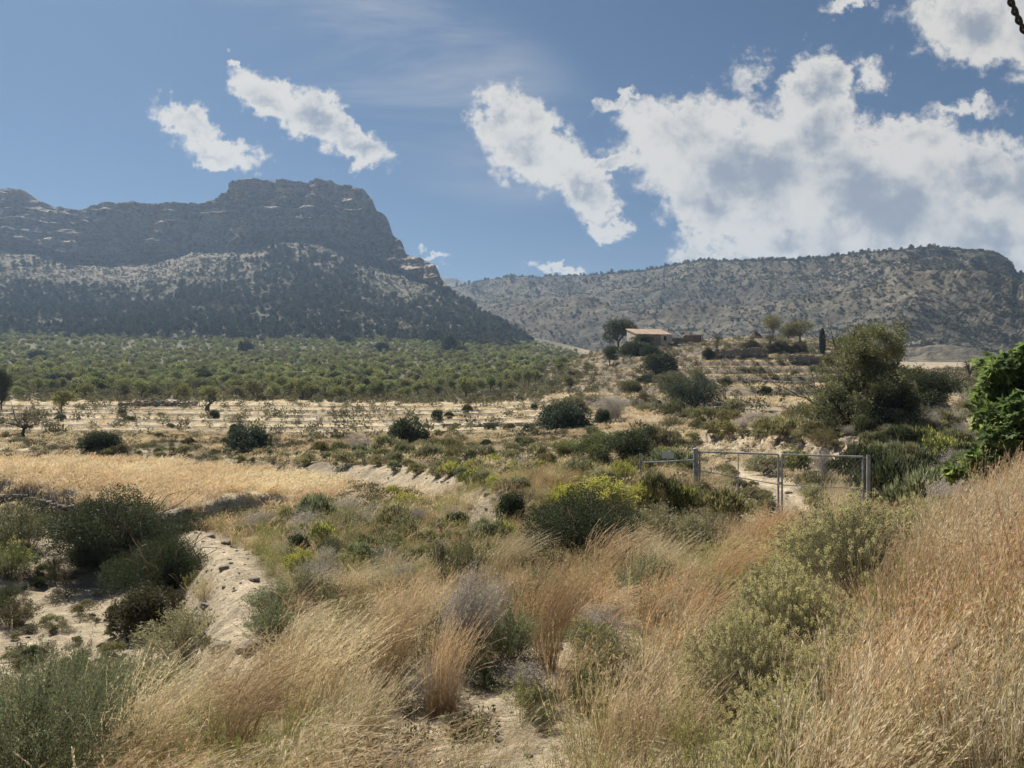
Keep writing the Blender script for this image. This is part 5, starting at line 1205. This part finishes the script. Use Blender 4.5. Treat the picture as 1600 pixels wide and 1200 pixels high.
def sc_group(n, region, sizes, protos, name, cat, label, group, seed, gap=6, dens=None):
    r = np.random.RandomState(seed); P = np.array(region, float); lo, hi = P.min(0), P.max(0); done = []; tries = 0
    while len(done) < n and tries < n * 60:
        tries += 1; x, y = lo + r.rand(2) * (hi - lo)
        if not inpoly(region, np.array([x]), np.array([y]))[0]: continue
        if any(abs(x - a) < gap * 1.3 and abs(y - b) < gap * .6 for a, b in done): continue
        if dens is not None and r.rand() > dens(x, y): continue
        w = sizes[0] + (sizes[1] - sizes[0]) * r.rand() ** 1.6; w *= 1 + .0 * y; h = w * (.62 + .4 * r.rand()); pr = protos[r.randint(len(protos))]
        if isinstance(pr, tuple): o = tree('sparse_tree', pr, x, y, w, h * 1.25, label, 'tree', group); PEND.append((o, x, y, w, 'sparse brown', 'tree'))
        else:
            o = shrub(name, pr, x, y, w, h, label, cat, group); PEND.append((o, x, y, w, LOOK[pr.name], cat))
        done.append((x, y))
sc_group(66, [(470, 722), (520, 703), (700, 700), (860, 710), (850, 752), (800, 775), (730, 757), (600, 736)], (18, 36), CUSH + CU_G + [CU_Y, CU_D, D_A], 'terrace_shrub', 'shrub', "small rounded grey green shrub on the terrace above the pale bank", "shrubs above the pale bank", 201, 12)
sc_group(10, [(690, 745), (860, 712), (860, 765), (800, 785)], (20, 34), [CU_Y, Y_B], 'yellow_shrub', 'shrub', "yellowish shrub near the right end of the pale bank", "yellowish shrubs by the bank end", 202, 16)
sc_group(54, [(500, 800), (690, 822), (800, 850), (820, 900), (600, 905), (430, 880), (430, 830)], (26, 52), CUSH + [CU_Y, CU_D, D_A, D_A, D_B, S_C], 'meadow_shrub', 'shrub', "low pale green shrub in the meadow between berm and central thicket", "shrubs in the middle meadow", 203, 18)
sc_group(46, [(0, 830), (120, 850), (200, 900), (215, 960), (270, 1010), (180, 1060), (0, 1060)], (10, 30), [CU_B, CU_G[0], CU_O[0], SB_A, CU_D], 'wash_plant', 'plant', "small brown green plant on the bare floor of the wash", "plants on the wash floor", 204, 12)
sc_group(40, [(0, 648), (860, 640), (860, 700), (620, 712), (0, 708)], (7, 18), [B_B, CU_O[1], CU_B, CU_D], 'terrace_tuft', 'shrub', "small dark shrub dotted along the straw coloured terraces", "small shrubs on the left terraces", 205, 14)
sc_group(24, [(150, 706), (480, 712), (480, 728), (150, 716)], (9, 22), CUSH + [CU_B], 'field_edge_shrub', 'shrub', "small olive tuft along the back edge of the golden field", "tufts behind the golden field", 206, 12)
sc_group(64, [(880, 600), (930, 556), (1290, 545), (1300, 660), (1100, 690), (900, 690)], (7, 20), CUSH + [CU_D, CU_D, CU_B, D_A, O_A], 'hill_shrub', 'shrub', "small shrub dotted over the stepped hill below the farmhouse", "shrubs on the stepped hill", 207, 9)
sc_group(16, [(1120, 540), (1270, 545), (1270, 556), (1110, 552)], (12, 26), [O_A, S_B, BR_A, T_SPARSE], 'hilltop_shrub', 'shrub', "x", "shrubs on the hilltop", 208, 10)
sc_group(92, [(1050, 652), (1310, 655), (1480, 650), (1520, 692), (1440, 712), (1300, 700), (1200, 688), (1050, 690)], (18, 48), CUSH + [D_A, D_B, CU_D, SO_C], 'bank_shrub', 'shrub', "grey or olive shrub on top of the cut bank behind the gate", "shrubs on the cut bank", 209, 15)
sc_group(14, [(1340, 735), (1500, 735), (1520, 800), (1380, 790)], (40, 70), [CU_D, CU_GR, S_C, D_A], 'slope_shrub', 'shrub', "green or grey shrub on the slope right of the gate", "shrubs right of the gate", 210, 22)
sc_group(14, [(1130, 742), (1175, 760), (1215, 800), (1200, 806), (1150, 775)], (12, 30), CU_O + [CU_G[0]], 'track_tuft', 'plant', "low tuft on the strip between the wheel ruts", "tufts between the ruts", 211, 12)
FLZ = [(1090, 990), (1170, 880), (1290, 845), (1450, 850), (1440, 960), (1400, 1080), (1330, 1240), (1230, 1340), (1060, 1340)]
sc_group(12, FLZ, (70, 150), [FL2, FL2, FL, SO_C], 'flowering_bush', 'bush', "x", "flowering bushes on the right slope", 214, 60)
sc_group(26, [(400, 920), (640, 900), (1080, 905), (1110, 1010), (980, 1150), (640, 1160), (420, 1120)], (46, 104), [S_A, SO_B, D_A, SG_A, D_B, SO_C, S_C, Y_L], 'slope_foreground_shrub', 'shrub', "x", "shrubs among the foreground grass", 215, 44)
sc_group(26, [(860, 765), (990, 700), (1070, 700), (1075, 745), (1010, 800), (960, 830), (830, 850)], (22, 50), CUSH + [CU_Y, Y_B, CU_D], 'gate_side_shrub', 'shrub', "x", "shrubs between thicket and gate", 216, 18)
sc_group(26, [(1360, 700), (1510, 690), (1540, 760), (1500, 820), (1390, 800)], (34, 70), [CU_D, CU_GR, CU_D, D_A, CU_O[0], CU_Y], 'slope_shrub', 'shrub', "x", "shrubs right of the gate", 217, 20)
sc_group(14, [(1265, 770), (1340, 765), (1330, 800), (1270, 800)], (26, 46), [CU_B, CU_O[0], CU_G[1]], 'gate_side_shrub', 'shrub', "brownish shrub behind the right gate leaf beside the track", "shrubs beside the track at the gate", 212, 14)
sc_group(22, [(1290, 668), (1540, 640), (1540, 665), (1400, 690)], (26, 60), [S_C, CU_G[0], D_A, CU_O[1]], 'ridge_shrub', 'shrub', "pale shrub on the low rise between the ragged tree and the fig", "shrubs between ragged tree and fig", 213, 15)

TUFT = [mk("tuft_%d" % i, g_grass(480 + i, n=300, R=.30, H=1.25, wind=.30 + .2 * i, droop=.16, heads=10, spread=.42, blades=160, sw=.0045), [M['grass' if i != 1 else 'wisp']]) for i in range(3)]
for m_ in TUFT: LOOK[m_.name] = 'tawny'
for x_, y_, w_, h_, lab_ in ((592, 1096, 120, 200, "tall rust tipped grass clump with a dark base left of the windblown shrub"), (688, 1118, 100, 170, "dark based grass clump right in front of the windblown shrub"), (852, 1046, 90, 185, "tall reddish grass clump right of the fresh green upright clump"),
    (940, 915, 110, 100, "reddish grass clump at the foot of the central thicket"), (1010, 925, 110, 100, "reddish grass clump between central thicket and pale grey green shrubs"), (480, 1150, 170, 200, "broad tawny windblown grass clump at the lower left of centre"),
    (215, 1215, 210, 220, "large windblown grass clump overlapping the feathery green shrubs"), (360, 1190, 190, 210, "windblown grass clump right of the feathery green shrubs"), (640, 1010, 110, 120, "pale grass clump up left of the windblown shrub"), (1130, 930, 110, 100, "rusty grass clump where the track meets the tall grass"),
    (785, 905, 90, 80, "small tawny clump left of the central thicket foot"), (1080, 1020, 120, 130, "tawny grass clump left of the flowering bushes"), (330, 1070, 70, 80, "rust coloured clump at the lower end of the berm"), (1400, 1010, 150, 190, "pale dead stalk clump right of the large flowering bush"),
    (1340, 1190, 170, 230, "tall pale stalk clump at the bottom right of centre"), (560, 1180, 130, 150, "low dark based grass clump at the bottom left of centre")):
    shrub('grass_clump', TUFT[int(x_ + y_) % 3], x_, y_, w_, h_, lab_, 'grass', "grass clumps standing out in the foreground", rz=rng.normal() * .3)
settle_labels()
# ---- orchard: rows of almond trees; the nearest 300 as things
r = np.random.RandomState(301); rows_y = []; Yv = 128.0
while Yv < 640: rows_y.append(Yv); Yv += 6.2
pts = []
for Yv in rows_y:
    stp = 5.0 * (Yv / 128) ** .15; x0, x1 = (-80 - 800) / F * Yv, (900 - 800) / F * Yv; xx = x0 + r.rand() * stp
    while xx < x1:
        px = 800 + F * xx / Yv; lim = 742 if Yv < 170 else 820 + 130 * r.rand() ** 2; gapn = float(fbm(xx / 22, Yv / 12, 77, 3))
        if r.rand() < (.92 if gapn < .12 else .25) and (px < lim) and not (Yv < 148 and px < 205 and r.rand() < .6):
            yv = Yv + r.normal() * .01 * Yv + 2.2 * float(fbm(xx / 40, Yv / 40, 7, 2)); pts.append((xx + r.normal() * .3, yv, len(rows_y) and rows_y.index(Yv)))
        xx += stp * (.8 + .4 * r.rand())
pts = np.array(sorted(pts, key=lambda p: p[1])); zz = hgt(pts[:, 0], pts[:, 1]); ROWN = {}
al_proto = []
for i, tp in enumerate(T_ALM):
    for mat in ('almond', 'olive') if i < 2 else ('almond',):
        c = tp[1] if mat == 'almond' else tp[1].copy()
        if mat == 'olive': c.materials.clear(); c.materials.append(M['olive'])
        al_proto.append((tp[0], c))
for i in range(min(292, len(pts))):
    x, y, row_ = pts[i]; tp = al_proto[[0, 2, 4, 5, 0, 2, 4, 1, 3][r.randint(9)]]; o = bpy.data.objects.new('orchard_tree', None); SC.collection.objects.link(o)
    s = (.78 + .45 * r.rand()); o.location = (x, y, zz[i] - .05); o.scale = (s * 1.12, s * 1.12, s * (.85 + .25 * r.rand())); o.rotation_euler = (0, 0, r.rand() * 6.28)
    for nm, me in (('trunk', tp[0]), ('crown', tp[1])): c = bpy.data.objects.new(nm, me); SC.collection.objects.link(c); c.parent = o
    ROWN.setdefault(int(row_), []).append((800 + F * x / y, o)); o['category'] = 'tree'; o['group'] = "almond trees in the front orchard rows"
def nth(k): return "%d%s" % (k, 'th' if 10 < k % 100 < 14 else {1: 'st', 2: 'nd', 3: 'rd'}.get(k % 10, 'th'))
for k_, row_ in sorted(ROWN.items()):
    for j_, (_, o) in enumerate(sorted(row_, key=lambda q: q[0])): o['label'] = "light green almond tree, %s from the left in the %s orchard row" % (nth(j_ + 1), 'front' if k_ == 0 else nth(k_ + 1))
rest = pts[292:, :2]; n = len(rest)
def far_crown(seed, H=3.2, R=1.7, nn=420, L=.42, W=.30, nl=9, z0=.3):
    r = np.random.RandomState(seed); g = Geo()
    if z0 > 0: g.tube([(0, 0, -.2), (0, 0, H * .5)], [.10, .06], .05, sides=4)
    lumps_cloud(g, rand_lumps(r, nl, R, H, R * .4, H * z0, .75), nn, L, W, r, .2, .8); return g
FC = [far_crown(s) for s in (1, 2, 3, 4)]
def scat(name, protos, mat, P, s, r, vz=.85): n = len(P); stuff(name, protos, M[mat], P, np.stack([0 * s, 0 * s, r.rand(n) * 6.28], -1), np.stack([s, s, s * (vz + .3 * r.rand(n))], -1), r.randint(0, len(protos), n))
isg = r.rand(n) < .80
scat("orchard_far_trees", FC, 'almond', np.c_[rest, zz[292:] - .05][isg], (.75 + .5 * r.rand(n))[isg], r)
scat("orchard_far_scrub", FC, 'olive', np.c_[rest, zz[292:] - .05][~isg], (.6 + .6 * r.rand(n))[~isg], r)
# undergrowth in the orchard
n = 6500; px = -80 + 1010 * r.rand(n); yv = np.exp(np.log(122) + (np.log(640) - np.log(122)) * r.rand(n)); x = (px - 800) / F * yv
scat("orchard_undergrowth", [far_crown(s, 1.0, .8, 120, .22, .14, 5, 0) for s in (11, 12)], 'low', np.c_[x, yv, hgt(x, yv) - .05], .7 + .8 * r.rand(n) ** 2, r)
# dark bushes dotted in the orchard
for x, y, w, h in ((88, 596, 30, 16), (150, 604, 36, 24), (318, 607, 34, 30), (382, 549, 22, 20), (316, 588, 26, 16), (540, 533, 22, 16), (596, 545, 22, 14), (702, 543, 22, 26), (720, 548, 16, 12), (575, 590, 24, 14), (60, 558, 26, 14), (468, 590, 20, 12)):
    shrub('orchard_bush', B_A if (x % 4) else B_B, x, y + 4, w, h, "dark round bush among light green orchard trees, %s" % {88: "front one near the left edge", 150: "second from the left near the front row", 318: "above the leaning stump", 382: "lone one at the mountain foot", 316: "just behind the one above the stump", 540: "at the mountain foot below the knoll", 596: "right of the one below the knoll", 702: "large one at the upper right", 720: "low one touching the upper right one", 575: "right of centre in the middle rows", 60: "upper one near left edge", 468: "in the middle rows right of the stump"}[x], 'bush', "dark bushes dotted in the orchard")

# ---- mountain woods
def on_mountain(mt, n, r, f):
    o, X, Y, Z, PX, st = mt; out = []
    a = r.randint(1, X.shape[0] - 1, n * 8); b = r.randint(1, X.shape[1] - 1, n * 8); w = f(X[a, b], Y[a, b], PX[a, b], st[a, b]); k = r.rand(n * 8) < w; a, b = a[k][:n], b[k][:n]
    return np.stack([X[a, b], Y[a, b], Z[a, b]], -1), PX[a, b], st[a, b]
def pine_geo(seed, nn=520, L=.9, W=.42, tall=False):
    r = np.random.RandomState(seed); g = Geo(); H, R = (8.0, 2.4) if tall else (6.0, 3.0); g.tube([(0, 0, -1), (0, 0, H * .6)], [.2, .1], .05, sides=4)
    lumps_cloud(g, rand_lumps(r, 10, R, H, R * .42, H * .22, .8), nn, L, W, r, .2, .7, jag=.25); return g
PN = [pine_geo(1), pine_geo(2), pine_geo(3, tall=True), pine_geo(4, tall=True)]
def pdens(X, Y, PX, st):
    n1 = fbm(X / 90, Y / 90, 40, 3); d = sst(st, .08, .3) * (1 - sst(st + .22 * n1, 1.05, 1.55))
    d = d * (.35 + .65 * sst(n1, -.25, .25)); knoll = np.exp(-((PX - 470) / 110) ** 2) * sst(st, .3, .6) * (1 - sst(st, 1.62, 1.85)); d = np.maximum(d, knoll * .85)
    d = np.where(PX > 560, d * (.35 + .25 * sst(n1, -.1, .2)) + .35 * sst(PX, 640, 700) * (st < 2.2), d); d = np.where((PX < 120) & (st > 1.3) & (st < 1.85), .35 * sst(n1, -.1, .2), d)
    return np.clip(d, 0, 1) * (PX > -60) * (PX < 860)
P1, px1, st1 = on_mountain(mt1, 3900, r, pdens)
ordr = np.argsort(P1[:, 1]); P1 = P1[ordr]
PNM = [g.mesh("mountain_pine_%d" % i, [M['pine']]) for i, g in enumerate(PN)]
def far_thing(name, me, p, s, label, cat, group):
    o = bpy.data.objects.new(name, me); SC.collection.objects.link(o); o.location = (p[0], p[1], p[2] - .3); o.scale = (s, s, s * (.9 + .25 * r.rand())); o.rotation_euler = (0, 0, r.rand() * 6.28)
    o['label'] = label; o['category'] = cat; o['group'] = group
for p in P1[:110]: far_thing('pine_tree', PNM[r.randint(4)], p, .75 + .4 * r.rand(), "dark pine at the lower edge of the wood on the left mountain slope", 'tree', "pines at the lower edge of the mountain wood")
scat("mountain_pine_wood", PN, 'pine', P1[110:] - [0, 0, .3], .7 + .45 * r.rand(len(P1) - 110), r)
# crest of the ridge
o2, X2, Y2, Z2, PX2, ST2 = mt2; ci = int(np.argmin(np.abs(ST2[:, 0] - 1.985))); cr = []
for _ in range(182):
    while True:
        b = r.randint(5, X2.shape[1] - 5); pxx = PX2[ci, b]
        if 745 < pxx < 1460 and r.rand() < (.9 if 1000 < pxx < 1330 else .4): break
    a = ci - r.randint(0, 4); cr.append((X2[a, b], Y2[a, b], Z2[a, b]))
for k_, p in enumerate(sorted(cr, key=lambda q: q[0] / q[1])): far_thing('ridge_pine', PNM[r.randint(2)], p, (.7 + .7 * r.rand() ** 2) * (p[1] / 1300) ** .5, "tiny pine, %s from the left along the skyline of the right ridge" % nth(k_ + 1), 'tree', "pines along the ridge skyline")
def rdens(X, Y, PX, st):
    n1 = fbm(X / 120, Y / 120, 41, 3); return np.clip(.25 + .9 * sst(n1, -.1, .3) + .5 * sst(st, 1.7, 1.95), 0, 1) * (PX > 700) * (PX < 1640) * (st < 1.97) * (st > .25)
P2, _, st2 = on_mountain(mt2, 1500, r, rdens); scat("ridge_pine_wood", PN, 'pine', P2 - [0, 0, .3], (.35 + .55 * r.rand(len(P2)) ** 2) * P2[:, 1] / 1000, r)
# low maquis on both mountains
SCB = [far_crown(s, 1.5, 1.3, 46, .7, .5, 4, 0) for s in (21, 22, 23)]
Pm, _, _ = on_mountain(mt1, 15000, r, lambda X, Y, PX, st: np.clip(.25 + .6 * sst(fbm(X / 25, Y / 25, 42, 3), -.1, .3), 0, 1) * (st < 1.97) * (st > .1) * (PX > -60) * (PX < 860))
scat("mountain_scrub", SCB, 'maquis', Pm - [0, 0, .2], .8 + .9 * r.rand(len(Pm)) ** 2, r)
Pm, _, _ = on_mountain(mt2, 24000, r, lambda X, Y, PX, st: np.clip(.25 + .6 * sst(fbm(X / 30, Y / 30, 43, 3), -.1, .3), 0, 1) * (st < 1.97) * (st > .2) * (PX > 650) * (PX < 1640))
scat("ridge_scrub", SCB, 'maquis', Pm - [0, 0, .2], .8 + .9 * r.rand(len(Pm)) ** 2, r)

# ================================================================ ground cover
def world_pts(n, y0, y1, px0=-120, px1=1720, power=1.0, r=r):
    y = (y0 ** (power + 1) + (y1 ** (power + 1) - y0 ** (power + 1)) * r.rand(n)) ** (1 / (power + 1)); px = px0 + (px1 - px0) * r.rand(n); x = (px - 800) / F * y
    z = hgt(x, y); return x, y, z, px, 600 + F * (CZ - z) / y
def nearmask(x, y):
    d, s, f = dist_poly(BERM, x, y); dT_, _, _ = dist_poly(TRACK, x, y); dP_, _, _ = dist_poly(PATHN, x, y); return d, dT_, dP_
def lay(name, protos, mat, sel, x, y, z, s, tilt=.0, wind_dir=True, r=r):
    n = int(sel.sum()); 
    if n == 0: return
    yaw = (r.normal(size=n) * .8 if wind_dir else r.rand(n) * 6.28); rot = np.stack([r.normal(size=n) * .11, r.normal(size=n) * .11, yaw], -1)
    ss = s[sel]; stuff(name, protos, M[mat], np.stack([x, y, z], -1)[sel], rot, np.stack([ss, ss, ss * (.85 + .3 * r.rand(n))], -1), r.randint(0, len(protos), n))
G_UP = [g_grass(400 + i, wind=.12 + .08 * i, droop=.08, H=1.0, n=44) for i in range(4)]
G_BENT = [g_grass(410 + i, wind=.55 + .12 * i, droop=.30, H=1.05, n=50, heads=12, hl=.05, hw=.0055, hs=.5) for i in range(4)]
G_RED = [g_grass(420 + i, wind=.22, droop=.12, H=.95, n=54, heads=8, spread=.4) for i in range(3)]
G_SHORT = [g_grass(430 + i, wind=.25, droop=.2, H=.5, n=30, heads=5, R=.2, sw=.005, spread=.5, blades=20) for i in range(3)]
G_WEED = [g_stems(440 + i, R=.28, H=.62, n=20, per=26, L=.018, W=.006, tip=.8, tipn=10, tipL=.010, spread=.8, stemw=.0035, leaf0=.3) for i in range(3)]
G_FIELD = [g_grass(450 + i, n=26, H=.55, R=.3, wind=.3, droop=.2, heads=4, hw=.02, hl=.10, sw=.009, spread=.55, blades=14, k=5) for i in range(3)]
G_LOW = [g_bush(460 + i, R=.3, H=.26, n=380, L=.045, W=.02, nl=7, rl=.4, twigs=8) for i in range(3)]

def clear_of(x, y, f=.75):
    ok = np.ones(len(x), bool)
    for a, b, w in PLACED:
        if b < 60: ok &= np.hypot(x - a, (y - b)) > w * f
    return ok
x, y, z, px, py = world_pts(6800, 3.2, 23)
dB_, dT_, dP_ = nearmask(x, y); nz = fbm(x / 1.8, y / 1.8, 60, 3); nz2 = fbm(x / 4.5, y / 4.5, 61, 3); wob = 12 * nz
wash = inpoly(WASH, px + wob, py + wob); open_ = (dB_ > .8) & ((dT_ > 1.35 + .3 * nz) | (py > 850)) & ((dP_ > .62 + .45 * nz) | (py < 1000)) & ~wash; open_ &= clear_of(x, y)
# keep sight lines: the wash and the low left are seen over thin near cover
keep = open_ & (r.rand(len(x)) < np.where(px < 560, .62, np.where(px < 1120, .55, .95)) * (1 - .75 * sst(fbm(x / .9, y / .9, 66, 2), .05, .35)))
keep &= ~((py < 900) & (px < 800) & (r.rand(len(x)) < .65)); inF = inpoly(FLZ, px + wob, py + wob); inS = inpoly([(1310, 760), (1540, 740), (1560, 815), (1440, 870), (1330, 860)], px, py + .5 * wob); keep &= ~(inS & (r.rand(len(x)) < .75)); keep &= ~(inF & (r.rand(len(x)) < .80))
bald = inpoly([(560, 1120), (700, 1070), (830, 1060), (900, 1120), (840, 1330), (540, 1330)], px + wob, py + wob) | inpoly([(840, 985), (1000, 978), (1030, 1060), (880, 1075)], px + wob, py + wob)
keep &= ~bald | (r.rand(len(x)) < .10)
hs_ = (.74 + .36 * r.rand(len(x)) + .14 * nz2) * np.where(inF | inS, .6, 1)
zoneR = px > 1150 + 60 * nz2; zoneL = (px < 600 + 60 * nz2) & (py > 930); zoneM = ~zoneR & ~zoneL
pick = r.rand(len(x))
far_dim = np.where(zoneM & (py < 960), .62, 1.0)
mid_weedy = zoneM & (px < 880)
a1 = keep & zoneR & (pick < .72)
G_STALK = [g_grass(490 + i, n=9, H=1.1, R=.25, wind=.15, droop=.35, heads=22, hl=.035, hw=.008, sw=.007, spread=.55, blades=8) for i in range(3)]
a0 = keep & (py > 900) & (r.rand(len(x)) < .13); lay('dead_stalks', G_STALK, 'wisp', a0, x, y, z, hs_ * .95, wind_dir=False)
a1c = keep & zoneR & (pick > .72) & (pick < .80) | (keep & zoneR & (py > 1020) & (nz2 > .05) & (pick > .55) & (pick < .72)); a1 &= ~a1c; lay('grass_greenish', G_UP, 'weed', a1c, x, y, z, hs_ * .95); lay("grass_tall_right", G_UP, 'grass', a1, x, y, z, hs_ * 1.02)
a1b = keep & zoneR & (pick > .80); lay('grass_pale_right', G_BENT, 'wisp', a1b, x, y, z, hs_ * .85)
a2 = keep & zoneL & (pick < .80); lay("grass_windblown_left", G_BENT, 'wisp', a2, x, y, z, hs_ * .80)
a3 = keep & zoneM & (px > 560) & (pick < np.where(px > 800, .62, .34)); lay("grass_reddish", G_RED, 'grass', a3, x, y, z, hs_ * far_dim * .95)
a4 = keep & zoneM & ~a3 & (pick > .66); lay("grass_silvery", G_BENT, 'wisp', a4, x, y, z, hs_ * .72 * far_dim)
x, y, z, px, py = world_pts(5200, 3.2, 26); dB_, dT_, dP_ = nearmask(x, y); nz = fbm(x / 1.8, y / 1.8, 60, 3); wob = 12 * nz; wash = inpoly(WASH, px + wob, py + wob)
open_ = (dB_ > .6) & ((dT_ > 1.2 + .3 * nz) | (py > 860)) & ((dP_ > .45 + .4 * nz) | (py < 1000)) & ~wash
bald = inpoly([(560, 1120), (700, 1070), (830, 1060), (900, 1120), (840, 1330), (540, 1330)], px + wob, py + wob) | inpoly([(840, 985), (1000, 978), (1030, 1060), (880, 1075)], px + wob, py + wob); open_ &= ~bald | (r.rand(len(x)) < .22)
a5 = open_ & (px < 1330) & (r.rand(len(x)) < .62); lay("weeds_flowering", G_WEED, 'weed', a5, x, y, z, .6 + .5 * r.rand(len(x)), wind_dir=False)
a6 = open_ & ~a5; lay("grass_short", G_SHORT, 'grass', a6, x, y, z, .7 + .5 * r.rand(len(x)))
a7 = (wash | (dP_ < .8)) & (r.rand(len(x)) < .16); lay("wash_litter_plants", G_LOW, 'low', a7, x, y, z, .4 + .6 * r.rand(len(x)), wind_dir=False)
# middle meadow, golden field, terraces, hill
x, y, z, px, py = world_pts(16000, 22, 62); nz = fbm(x / 5, y / 5, 62, 3); wob = 10 * nz; dT_, _, _ = dist_poly(TRACK, x, y); dC_, sC_, fC_ = dist_poly(CUT, x, y); dK_, sK_, fK_ = dist_poly(BANK, x, y); wash = inpoly(WASH, px + wob, py + wob); dB_, _, _ = dist_poly(BERM, x, y)
sdk = dK_ * sK_; onbank = (sdk < .3) & (sdk > -1.3) & (fK_ > .42) & (fK_ < .97); ok = (dT_ > 1.5) & ~((dC_ < 1.4) & (r.rand(len(x)) < .8)) & ~onbank & ~wash & (dB_ > .9)
fld = inpoly(FIELD, px + wob, py + .4 * wob); a = fld & ok; lay("grass_golden_field", G_FIELD, 'field', a, x, y, z, .75 + .35 * r.rand(len(x)))
ok &= clear_of(x, y, .9)
b = ok & ~fld & (r.rand(len(x)) < np.where(px < 880, .34, .5)); lay("grass_meadow", G_FIELD, 'field', b & (nz > -.25), x, y, z, .55 + .4 * r.rand(len(x)))
c = ok & ~fld & ~b & (r.rand(len(x)) < .62); lay("meadow_ground_cover", G_LOW, 'low', c, x, y, z, .7 + 1.1 * r.rand(len(x)) ** 2, wind_dir=False)
x, y, z, px, py = world_pts(26000, 55, 215); nz = fbm(x / 14, y / 9, 63, 3); lim = (y < 126) | (px > 850); wl = wallm[np.clip(np.log(y) / lnY[-1] * (NR - 1), 0, NR - 1).astype(int), np.clip(np.interp(px, pxc, np.arange(len(pxc))), 0, len(pxc) - 1).astype(int)] > .5
k = lim & (nz > -.22) & ~wl & (r.rand(len(x)) < .8)
G_FAR = [g_grass(470 + i, n=14, H=.5, R=.5, wind=.3, droop=.25, heads=2, hw=.06, hl=.16, sw=.035, spread=.7, blades=6, k=4) for i in range(2)]
lay("grass_terraces", G_FAR, 'field', k, x, y, z, (.7 + .5 * r.rand(len(x))) * np.where(px < 860, .55, 1))
k2 = lim & ~k & (r.rand(len(x)) < .5) & ((px > 850) & (r.rand(len(x)) < .6) | (r.rand(len(x)) < .10)) | (wl & (r.rand(len(x)) < .8)); lay("terrace_ground_cover", [far_crown(s, .5, .5, 60, .16, .09, 5, 0) for s in (31, 32)], 'low', k2, x, y, z, .7 + 1.2 * r.rand(len(x)) ** 2, wind_dir=False)
# stones on bank, berm, cut and wash
x, y, z, px, py = world_pts(60000, 4, 48); dB_, _, _ = dist_poly(BERM, x, y); dK_, sK_, fK_ = dist_poly(BANK, x, y); dC_, sC_, fC_ = dist_poly(CUT, x, y); dT_, _, _ = dist_poly(TRACK, x, y); dP_, _, _ = dist_poly(PATHN, x, y); dW_, _, fW_ = dist_poly(WEDGE, x, y); wash = inpoly(WASH, px, py)
pr_ = .6 * np.maximum.reduce([.9 * (dB_ < .9), .6 * ((dK_ < 1.0) & (fK_ > .4)), .75 * (dC_ < 1.6), .35 * (dT_ < 1.2), .7 * (dW_ < .6), .14 * wash, .5 * (dP_ < .9), .01 + 0 * x]); k = r.rand(len(x)) < pr_
M['stone'] = M_STONE
lay("rubble_stones", ROCKS, 'stone', k, x, y, z, .012 + .10 * r.rand(len(x)) ** 6 + .20 * (r.rand(len(x)) < .012) + .10 * (dC_ < 1.5) * r.rand(len(x)) ** 2, wind_dir=False)
# ---------------------------------------------------------------- air
def make_haze():
    m = bpy.data.materials.new("haze"); m.use_nodes = True; T = NT(m.node_tree); T.n.clear()
    out = T.node('ShaderNodeOutputMaterial'); pv = T.node('ShaderNodeVolumePrincipled')
    pv.inputs['Color'].default_value = (.50, .70, 1.0, 1); pv.inputs['Density'].default_value = 0.00018; pv.inputs['Anisotropy'].default_value = 0.25
    T.l.new(pv.outputs[0], out.inputs['Volume'])
    x0, x1, y0, y1, z0, z1 = -2800, 3600, -400, 3600, -61, 430
    v = np.array([[x, y, z] for z in (z0, z1) for y in (y0, y1) for x in (x0, x1)], float)
    q = np.array([[0, 2, 3, 1], [4, 5, 7, 6], [0, 1, 5, 4], [2, 6, 7, 3], [0, 4, 6, 2], [1, 3, 7, 5]])
    link("haze", mesh_np("haze", v, q, [m]), kind='stuff')
make_haze()
